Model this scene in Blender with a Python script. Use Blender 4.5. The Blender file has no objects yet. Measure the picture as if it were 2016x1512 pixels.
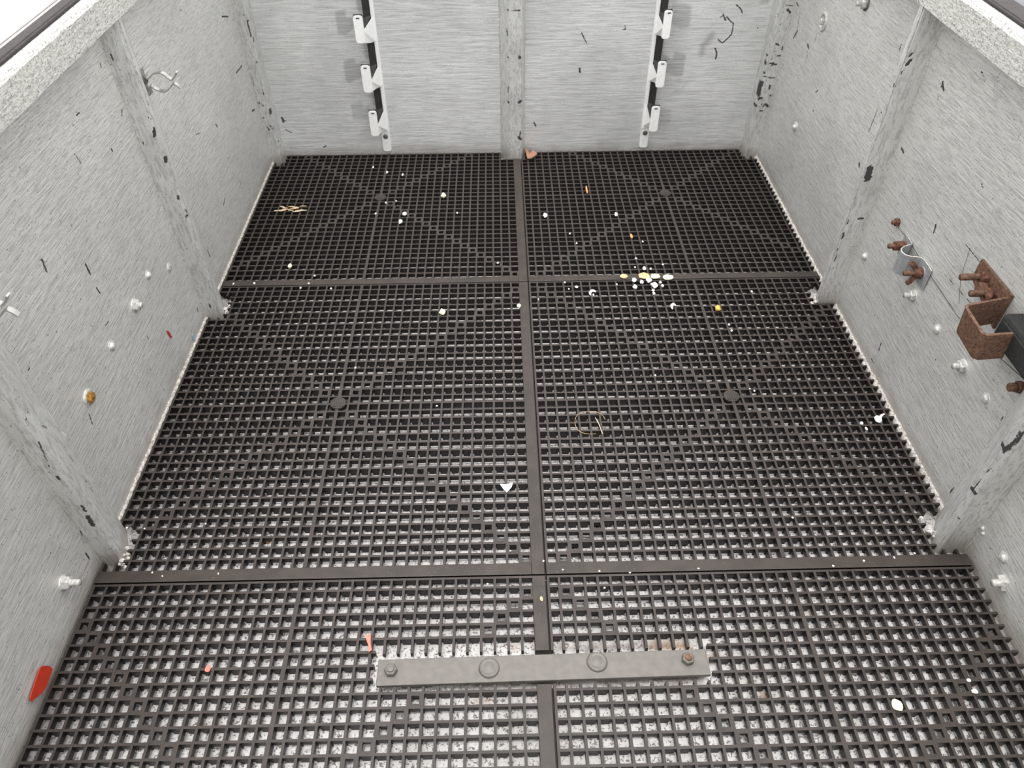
import bpy, math, random
import numpy as np
from mathutils import Vector, Matrix

# ------------------------------------------------------------------ camera, sky, sun, exposure
SC = bpy.context.scene
COL = SC.collection
cam_data = bpy.data.cameras.new('camera')
cam_data.sensor_width = 36.0
cam_data.lens = 25.907
cam_data.clip_start = 0.01
cam_data.dof.use_dof = True
cam_data.dof.focus_distance = 0.80
cam_data.dof.aperture_fstop = 11.0
cam = bpy.data.objects.new('camera', cam_data)
COL.objects.link(cam)
right = Vector((0.999779, -0.020433, -0.005014))
down = Vector((-0.017913, -0.701686, -0.712261))
fwd = Vector((0.011035, 0.712193, -0.701897))
M = Matrix.Identity(4)
for r in range(3):
    M[r][0], M[r][1], M[r][2] = right[r], -down[r], -fwd[r]
M[0][3], M[1][3], M[2][3] = -0.03958, -0.40137, 0.67159
cam.matrix_world = M
SC.camera = cam

world = bpy.data.worlds.new('overcast_sky')
SC.world = world
world.use_nodes = True
wt = world.node_tree
wt.nodes.clear()
w_out = wt.nodes.new('ShaderNodeOutputWorld')
w_bg = wt.nodes.new('ShaderNodeBackground')
w_tc = wt.nodes.new('ShaderNodeTexCoord')
w_sep = wt.nodes.new('ShaderNodeSeparateXYZ')
w_ramp = wt.nodes.new('ShaderNodeValToRGB')
w_ramp.color_ramp.elements[0].position = 0.0
w_ramp.color_ramp.elements[0].color = (0.42, 0.42, 0.42, 1)
w_ramp.color_ramp.elements[1].position = 1.0
w_ramp.color_ramp.elements[1].color = (1.0, 1.0, 1.0, 1)
wt.links.new(w_tc.outputs['Generated'], w_sep.inputs[0])
wt.links.new(w_sep.outputs['Z'], w_ramp.inputs[0])
wt.links.new(w_ramp.outputs[0], w_bg.inputs['Color'])
w_bg.inputs['Strength'].default_value = 3.0
wt.links.new(w_bg.outputs[0], w_out.inputs['Surface'])

sun_data = bpy.data.lights.new('sun', 'SUN')          # the bright part of the cloud cover, very soft
sun_data.energy = 2.4
sun_data.angle = math.radians(22)
sun_data.color = (1.0, 0.985, 0.96)
sun = bpy.data.objects.new('sun', sun_data)
COL.objects.link(sun)
sun.rotation_euler = (math.radians(3), math.radians(-2), 0)

SC.view_settings.view_transform = 'Standard'
SC.view_settings.look = 'None'
SC.view_settings.gamma = 1.0
SC.view_settings.use_curve_mapping = False
SC.view_settings.exposure = 0.0

# ------------------------------------------------------------------ helpers
RNG = random.Random(11)
P = 0.5 / 38                      # pitch of the grid mats

class MB:
    """collects shapes into one mesh"""
    def __init__(self):
        self.v, self.f = [], []
    def add(self, vs, fs):
        o = len(self.v)
        self.v += [tuple(x) for x in vs]
        self.f += [tuple(i + o for i in f) for f in fs]
        return self
    def box(self, x0, x1, y0, y1, z0, z1):
        vs = [(x, y, z) for z in (z0, z1) for y in (y0, y1) for x in (x0, x1)]
        return self.add(vs, [(0, 2, 3, 1), (4, 5, 7, 6), (0, 1, 5, 4), (2, 6, 7, 3), (0, 4, 6, 2), (1, 3, 7, 5)])
    def prism(self, poly, ext):
        """poly: 3-D points of a planar outline, ext: extrusion vector"""
        n = len(poly)
        e = Vector(ext)
        vs = [Vector(p) for p in poly] + [Vector(p) + e for p in poly]
        fs = [tuple(range(n))[::-1], tuple(range(n, 2 * n))]
        fs += [(i, (i + 1) % n, n + (i + 1) % n, n + i) for i in range(n)]
        return self.add(vs, fs)
    def strip(self, pts, ext, th):
        """a bent sheet: centre line pts, width vector ext, thickness th"""
        pts = [Vector(p) for p in pts]
        e = Vector(ext)
        A, B = [], []
        for i, p in enumerate(pts):
            t = (pts[min(i + 1, len(pts) - 1)] - pts[max(i - 1, 0)]).normalized()
            n = t.cross(e).normalized() * th * 0.5
            A.append(p + n)
            B.append(p - n)
        return self.prism(A + B[::-1], ext)
    def rings(self, rings, cap=True):
        o = len(self.v)
        n = len(rings[0])
        for r in rings:
            self.v += [tuple(p) for p in r]
        for k in range(len(rings) - 1):
            for i in range(n):
                j = (i + 1) % n
                self.f.append((o + k * n + i, o + k * n + j, o + (k + 1) * n + j, o + (k + 1) * n + i))
        if cap:
            self.f.append(tuple(o + i for i in range(n))[::-1])
            self.f.append(tuple(o + (len(rings) - 1) * n + i for i in range(n)))
        return self
    def lathe(self, base, axis, prof, n=14, rot=0.0):
        """prof: (radius, height) pairs along axis from base"""
        a = Vector(axis).normalized()
        u = a.orthogonal().normalized()
        w = a.cross(u)
        b = Vector(base)
        R = []
        for r, h in prof:
            R.append([b + a * h + (u * math.cos(t) + w * math.sin(t)) * r for t in [rot + 2 * math.pi * i / n for i in range(n)]])
        return self.rings(R)
    def tube(self, pts, r, n=6):
        pts = [Vector(p) for p in pts]
        R = []
        up = Vector((0.3, 0.2, 0.93))
        for i, p in enumerate(pts):
            t = (pts[min(i + 1, len(pts) - 1)] - pts[max(i - 1, 0)]).normalized()
            u = t.cross(up).normalized()
            w = t.cross(u)
            rr = r[i] if isinstance(r, (list, tuple)) else r
            R.append([p + (u * math.cos(q) + w * math.sin(q)) * rr for q in [2 * math.pi * k / n for k in range(n)]])
        return self.rings(R)
    def blob(self, c, rx, ry, rz, seed=0, n=9, m=6, amp=0.22):
        rg = random.Random(seed)
        R = []
        for k in range(m + 1):
            th = math.pi * (0.04 + 0.92 * k / m)
            R.append([(c[0] + rx * math.sin(th) * math.cos(2 * math.pi * i / n) * (1 + rg.uniform(-amp, amp)),
                       c[1] + ry * math.sin(th) * math.sin(2 * math.pi * i / n) * (1 + rg.uniform(-amp, amp)),
                       c[2] - rz * math.cos(th)) for i in range(n)])
        return self.rings(R)

def obj(name, mb, m, parent=None, smooth=False, bevel=0.0):
    me = bpy.data.meshes.new(name)
    me.from_pydata(mb.v, [], mb.f)
    me.update()
    if smooth:
        me.polygons.foreach_set('use_smooth', [True] * len(me.polygons))
    o = bpy.data.objects.new(name, me)
    COL.objects.link(o)
    me.materials.append(m)
    if parent:
        o.parent = parent
    if bevel:
        b = o.modifiers.new('bevel', 'BEVEL')
        b.width = bevel
        b.segments = 2
        b.limit_method = 'ANGLE'
    return o

def tag(o, label, cat, group=None, kind=None):
    o['label'] = label
    o['category'] = cat
    if group:
        o['group'] = group
    if kind:
        o['kind'] = kind
    return o

def thing(name, label, cat, loc=(0, 0, 0), group=None):
    o = bpy.data.objects.new(name, None)
    COL.objects.link(o)
    o.empty_display_size = 0.01
    o.location = loc
    return tag(o, label, cat, group)

def part(name, mb, m, t, **k):
    """a part whose shape is given in world coordinates, hung under thing t"""
    L = Vector(t.location)
    if t.parent:
        L = L + Vector(t.parent.location)
    mb.v = [tuple(Vector(v) - L) for v in mb.v]
    return obj(name, mb, m, t, **k)

def sub(name, mb, m, p, t, **k):
    """a sub-part of part p (p sits at its thing's origin)"""
    L = Vector(t.location)
    mb.v = [tuple(Vector(v) - L) for v in mb.v]
    return obj(name, mb, m, p, **k)

# ------------------------------------------------------------------ materials
def new_mat(name):
    m = bpy.data.materials.new(name)
    m.use_nodes = True
    nt = m.node_tree
    b = nt.nodes['Principled BSDF']
    return m, nt, b, nt.nodes.new, nt.links.new

def node_noise(nt, vec, scale, detail=3.0, rough=0.55):
    n = nt.nodes.new('ShaderNodeTexNoise')
    n.inputs['Scale'].default_value = scale
    n.inputs['Detail'].default_value = detail
    n.inputs['Roughness'].default_value = rough
    if vec is not None:
        nt.links.new(vec, n.inputs['Vector'])
    return n.outputs['Fac']

def mapping(nt, scale):
    tc = nt.nodes.new('ShaderNodeTexCoord')
    mp = nt.nodes.new('ShaderNodeMapping')
    mp.inputs['Scale'].default_value = scale
    nt.links.new(tc.outputs['Object'], mp.inputs['Vector'])
    return mp.outputs[0]

def ramp(nt, fac, stops):
    r = nt.nodes.new('ShaderNodeValToRGB')
    el = r.color_ramp.elements
    while len(el) < len(stops):
        el.new(0.5)
    for e, (p, c) in zip(el, stops):
        e.position = p
        e.color = c if len(c) == 4 else (*c, 1)
    nt.links.new(fac, r.inputs[0])
    return r.outputs[0]

def mix(nt, fac, a, b, mode='MIX'):
    n = nt.nodes.new('ShaderNodeMix')
    n.data_type = 'RGBA'
    n.blend_type = mode
    for k, v in (('Factor', fac), ('A', a), ('B', b)):
        sock = [s for s in n.inputs if s.name == k and s.type == ('VALUE' if k == 'Factor' else 'RGBA')][0]
        if isinstance(v, (int, float)):
            sock.default_value = v
        elif isinstance(v, tuple):
            sock.default_value = v if len(v) == 4 else (*v, 1)
        else:
            nt.links.new(v, sock)
    return [s for s in n.outputs if s.type == 'RGBA'][0]

def math_n(nt, op, a, b=None, clamp=False):
    n = nt.nodes.new('ShaderNodeMath')
    n.operation = op
    n.use_clamp = clamp
    for i, v in enumerate((a, b)):
        if v is None:
            continue
        if isinstance(v, (int, float)):
            n.inputs[i].default_value = v
        else:
            nt.links.new(v, n.inputs[i])
    return n.outputs[0]

def silver_paint(name, strokes, lo, hi, bump=0.35, metal=0.35, rough=0.48, marks=True, spot=0.63, grime=True, streak=0.58):
    """brushed-on silver paint: strokes = noise scale per axis"""
    m, nt, b, new, link = new_mat(name)
    st = node_noise(nt, mapping(nt, strokes), 1.0, 4.0, 0.6)
    big = node_noise(nt, mapping(nt, (1, 1, 1)), 7.0, 4.0, 0.6)
    fine = node_noise(nt, mapping(nt, (1, 1, 1)), 420.0, 2.0, 0.6)
    col = ramp(nt, big, [(0.3, lo), (0.7, hi)])
    st2 = node_noise(nt, mapping(nt, tuple(q * 2.6 for q in strokes)), 1.0, 3.0, 0.6)
    col = mix(nt, ramp(nt, st, [(0.35, (0.0, 0, 0)), (0.75, (0.5, 0.5, 0.5))]), col, (0.82, 0.82, 0.80), 'MIX')
    col = mix(nt, ramp(nt, st2, [(0.36, (streak,) * 3), (0.53, (0, 0, 0))]), col, (0.36, 0.36, 0.35))
    col = mix(nt, ramp(nt, fine, [(spot, (0, 0, 0)), (spot + 0.09, (0.75, 0.75, 0.75))]), col, (0.13, 0.13, 0.125))
    if grime:                                       # brown dust caught in the foot of the panel
        tc = nt.nodes.new('ShaderNodeTexCoord')
        sp = nt.nodes.new('ShaderNodeSeparateXYZ')
        link(tc.outputs['Object'], sp.inputs[0])
        g = math_n(nt, 'ADD', sp.outputs['Z'], math_n(nt, 'MULTIPLY', node_noise(nt, mapping(nt, (1, 1, 1)), 30.0, 3.0), 0.03))
        col = mix(nt, ramp(nt, g, [(0.012, (0.6, 0.6, 0.6)), (0.034, (0, 0, 0))]), col, (0.33, 0.28, 0.24))
    rg = 0.0
    if marks:
        at = nt.nodes.new('ShaderNodeAttribute')
        at.attribute_name = 'marks'
        sp2 = nt.nodes.new('ShaderNodeSeparateColor')
        link(at.outputs['Color'], sp2.inputs[0])
        nz = node_noise(nt, mapping(nt, (1, 1, 1)), 350.0, 2.0)
        edge = math_n(nt, 'MULTIPLY', math_n(nt, 'SUBTRACT', nz, 0.5), 0.8)
        # flat grey patches from the green channel
        col = mix(nt, math_n(nt, 'MULTIPLY', sp2.outputs['Green'], 0.62), col, (0.27, 0.27, 0.265))
        # rust stains
        rust = math_n(nt, 'MULTIPLY', sp2.outputs['Blue'], 0.9, True)
        col = mix(nt, rust, col, (0.35, 0.17, 0.06))
        # chips down to black primer
        cf = ramp(nt, math_n(nt, 'ADD', sp2.outputs['Red'], edge), [(0.48, (0, 0, 0)), (0.62, (1, 1, 1))])
        col = mix(nt, cf, col, (0.045, 0.044, 0.042))
        r = ramp(nt, cf, [(0.0, (rough,) * 3), (1.0, (0.65,) * 3)])
        link(r, b.inputs['Roughness'])
        link(math_n(nt, 'MULTIPLY', math_n(nt, 'SUBTRACT', 1.0, cf), metal), b.inputs['Metallic'])
    else:
        b.inputs['Roughness'].default_value = rough
        b.inputs['Metallic'].default_value = metal
    link(col, b.inputs['Base Color'])
    bp = nt.nodes.new('ShaderNodeBump')
    bp.inputs['Strength'].default_value = bump
    bp.inputs['Distance'].default_value = 0.002
    fb = node_noise(nt, mapping(nt, (1, 1, 1)), 260.0, 3.0)
    link(math_n(nt, 'ADD', math_n(nt, 'ADD', st, math_n(nt, 'MULTIPLY', st2, 0.6)), math_n(nt, 'MULTIPLY', fb, 0.35)), bp.inputs['Height'])
    link(bp.outputs[0], b.inputs['Normal'])
    return m

def simple(name, c, rough=0.5, metal=0.0, var=0.25, scale=120.0, bump=0.2, c2=None):
    m, nt, b, new, link = new_mat(name)
    n = node_noise(nt, mapping(nt, (1, 1, 1)), scale, 4.0)
    c2 = c2 or tuple(min(1, x * (1 + var)) for x in c)
    c1 = tuple(x * (1 - var) for x in c)
    link(ramp(nt, n, [(0.32, c1), (0.68, c2)]), b.inputs['Base Color'])
    b.inputs['Roughness'].default_value = rough
    b.inputs['Metallic'].default_value = metal
    bp = nt.nodes.new('ShaderNodeBump')
    bp.inputs['Strength'].default_value = bump
    bp.inputs['Distance'].default_value = 0.001
    link(n, bp.inputs['Height'])
    link(bp.outputs[0], b.inputs['Normal'])
    return m

M_SIDE = silver_paint('silver_paint_sides', (200, 24, 330), (0.58, 0.575, 0.55), (0.74, 0.735, 0.705))
M_BACK = silver_paint('silver_paint_back', (16, 190, 210), (0.60, 0.605, 0.60), (0.88, 0.885, 0.88), streak=0.36)
M_POST = silver_paint('silver_paint_posts', (120, 120, 30), (0.58, 0.58, 0.56), (0.70, 0.70, 0.68), 0.45)
M_RAIL = silver_paint('silver_paint_rails', (190, 60, 190), (0.60, 0.59, 0.55), (0.72, 0.71, 0.66), 0.5, marks=False, spot=0.575, grime=False)
M_NUT = simple('bright_silver_paint', (0.62, 0.61, 0.58), 0.4, 0.3, 0.3, 300, 0.6)
M_WHITE = simple('white_silver_coat', (0.90, 0.90, 0.88), 0.45, 0.0, 0.05, 200, 0.15)
M_BLACKSTEEL = simple('uncoated_black', (0.022, 0.021, 0.02), 0.6, 0.0, 0.3, 150, 0.1)
M_RUST = simple('rusty_steel', (0.125, 0.063, 0.040), 0.75, 0.1, 0.45, 320, 0.7, (0.21, 0.112, 0.070))
M_RUSTDARK = simple('dark_rust', (0.085, 0.036, 0.026), 0.75, 0.15, 0.5, 260, 0.7, (0.22, 0.095, 0.06))
M_CHROME = simple('chromed_spring_steel', (0.42, 0.41, 0.39), 0.28, 0.8, 0.1, 150, 0.05)
M_ZINC = simple('zinc_plate', (0.46, 0.475, 0.49), 0.4, 0.5, 0.15, 200, 0.15)
M_RUBBER = simple('black_rubber', (0.018, 0.018, 0.018), 0.8, 0.0, 0.4, 300, 0.3)
M_GASKET = simple('black_gasket', (0.03, 0.024, 0.024), 0.7, 0.0, 0.3, 200, 0.2)
M_ALU = simple('aluminium_edge', (0.50, 0.48, 0.46), 0.5, 0.0, 0.1, 60, 0.1)
M_PANEL = simple('white_outer_panel', (0.82, 0.81, 0.77), 0.5, 0.0, 0.04, 30, 0.05)
M_GREYPANEL = simple('grey_outer_panel', (0.13, 0.13, 0.14), 0.5, 0.0, 0.15, 60, 0.1)
M_GRILLE = simple('dark_grille', (0.06, 0.06, 0.06), 0.5, 0.0, 0.2, 60, 0.1)
M_STEELBAR = simple('grey_painted_steel', (0.125, 0.114, 0.102), 0.5, 0.1, 0.12, 130, 0.3)
M_CRUST = simple('pale_crusted_sealant', (0.52, 0.46, 0.41), 0.8, 0.0, 0.5, 330, 0.8, (0.78, 0.74, 0.69))
M_WIRE = simple('dark_hairline', (0.05, 0.045, 0.04), 0.6, 0.0, 0.2, 100, 0.0)
M_BRASS = simple('rusty_brass', (0.42, 0.22, 0.05), 0.5, 0.3, 0.6, 300, 0.6)

def black_plastic():
    m, nt, b, new, link = new_mat('dark_moulded_plastic')
    big = node_noise(nt, mapping(nt, (1, 1, 1)), 9.0, 3.0)
    fine = node_noise(nt, mapping(nt, (1, 1, 1)), 520.0, 2.0)
    col = ramp(nt, big, [(0.3, (0.008, 0.006, 0.005)), (0.7, (0.011, 0.009, 0.008))])
    col = mix(nt, ramp(nt, fine, [(0.66, (0, 0, 0)), (0.74, (0.25, 0.25, 0.25))]), col, (0.35, 0.33, 0.31))
    # scuffed, dusty tops; their lighter colour also paints in top light, cell walls kept dark
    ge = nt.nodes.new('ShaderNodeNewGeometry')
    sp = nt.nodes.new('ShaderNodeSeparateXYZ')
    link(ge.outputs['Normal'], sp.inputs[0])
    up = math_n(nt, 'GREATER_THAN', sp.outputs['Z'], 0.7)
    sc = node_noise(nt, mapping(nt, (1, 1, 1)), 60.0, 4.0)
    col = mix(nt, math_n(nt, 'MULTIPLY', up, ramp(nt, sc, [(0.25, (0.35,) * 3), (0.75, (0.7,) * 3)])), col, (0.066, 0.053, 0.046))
    link(col, b.inputs['Base Color'])
    b.inputs['Roughness'].default_value = 0.45
    b.inputs['Specular IOR Level'].default_value = 0.32
    return m
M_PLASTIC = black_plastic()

def floor_paint():
    m, nt, b, new, link = new_mat('speckled_pale_floor')
    v = mapping(nt, (1, 1, 1))
    big = node_noise(nt, v, 16.0, 4.0)
    mid = node_noise(nt, v, 380.0, 4.0, 0.7)
    st = node_noise(nt, mapping(nt, (300, 140, 1)), 1.0, 3.0)
    col = ramp(nt, big, [(0.3, (0.48, 0.46, 0.445)), (0.65, (0.66, 0.64, 0.63))])
    col = mix(nt, ramp(nt, st, [(0.35, (0, 0, 0)), (0.75, (0.35, 0.35, 0.35))]), col, (0.5, 0.48, 0.47))
    col = mix(nt, ramp(nt, mid, [(0.53, (0, 0, 0)), (0.60, (0.92, 0.92, 0.92))]), col, (0.075, 0.062, 0.055))
    at = nt.nodes.new('ShaderNodeAttribute')
    at.attribute_name = 'marks'
    sp2 = nt.nodes.new('ShaderNodeSeparateColor')
    link(at.outputs['Color'], sp2.inputs[0])
    col = mix(nt, math_n(nt, 'MULTIPLY', sp2.outputs['Blue'], 1.0, True), col, (0.24, 0.10, 0.016))
    # trodden-in dirt along both walls (green channel)
    d = math_n(nt, 'ADD', sp2.outputs['Green'], math_n(nt, 'MULTIPLY', math_n(nt, 'SUBTRACT', node_noise(nt, v, 90.0, 3.0), 0.5), 1.2))
    col = mix(nt, ramp(nt, d, [(0.3, (0, 0, 0)), (0.9, (0.75, 0.75, 0.75))]), col, (0.13, 0.10, 0.085))
    link(col, b.inputs['Base Color'])
    b.inputs['Roughness'].default_value = 0.55
    bp = nt.nodes.new('ShaderNodeBump')
    bp.inputs['Strength'].default_value = 0.4
    bp.inputs['Distance'].default_value = 0.001
    link(mid, bp.inputs['Height'])
    link(bp.outputs[0], b.inputs['Normal'])
    return m
M_FLOOR = floor_paint()

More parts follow.
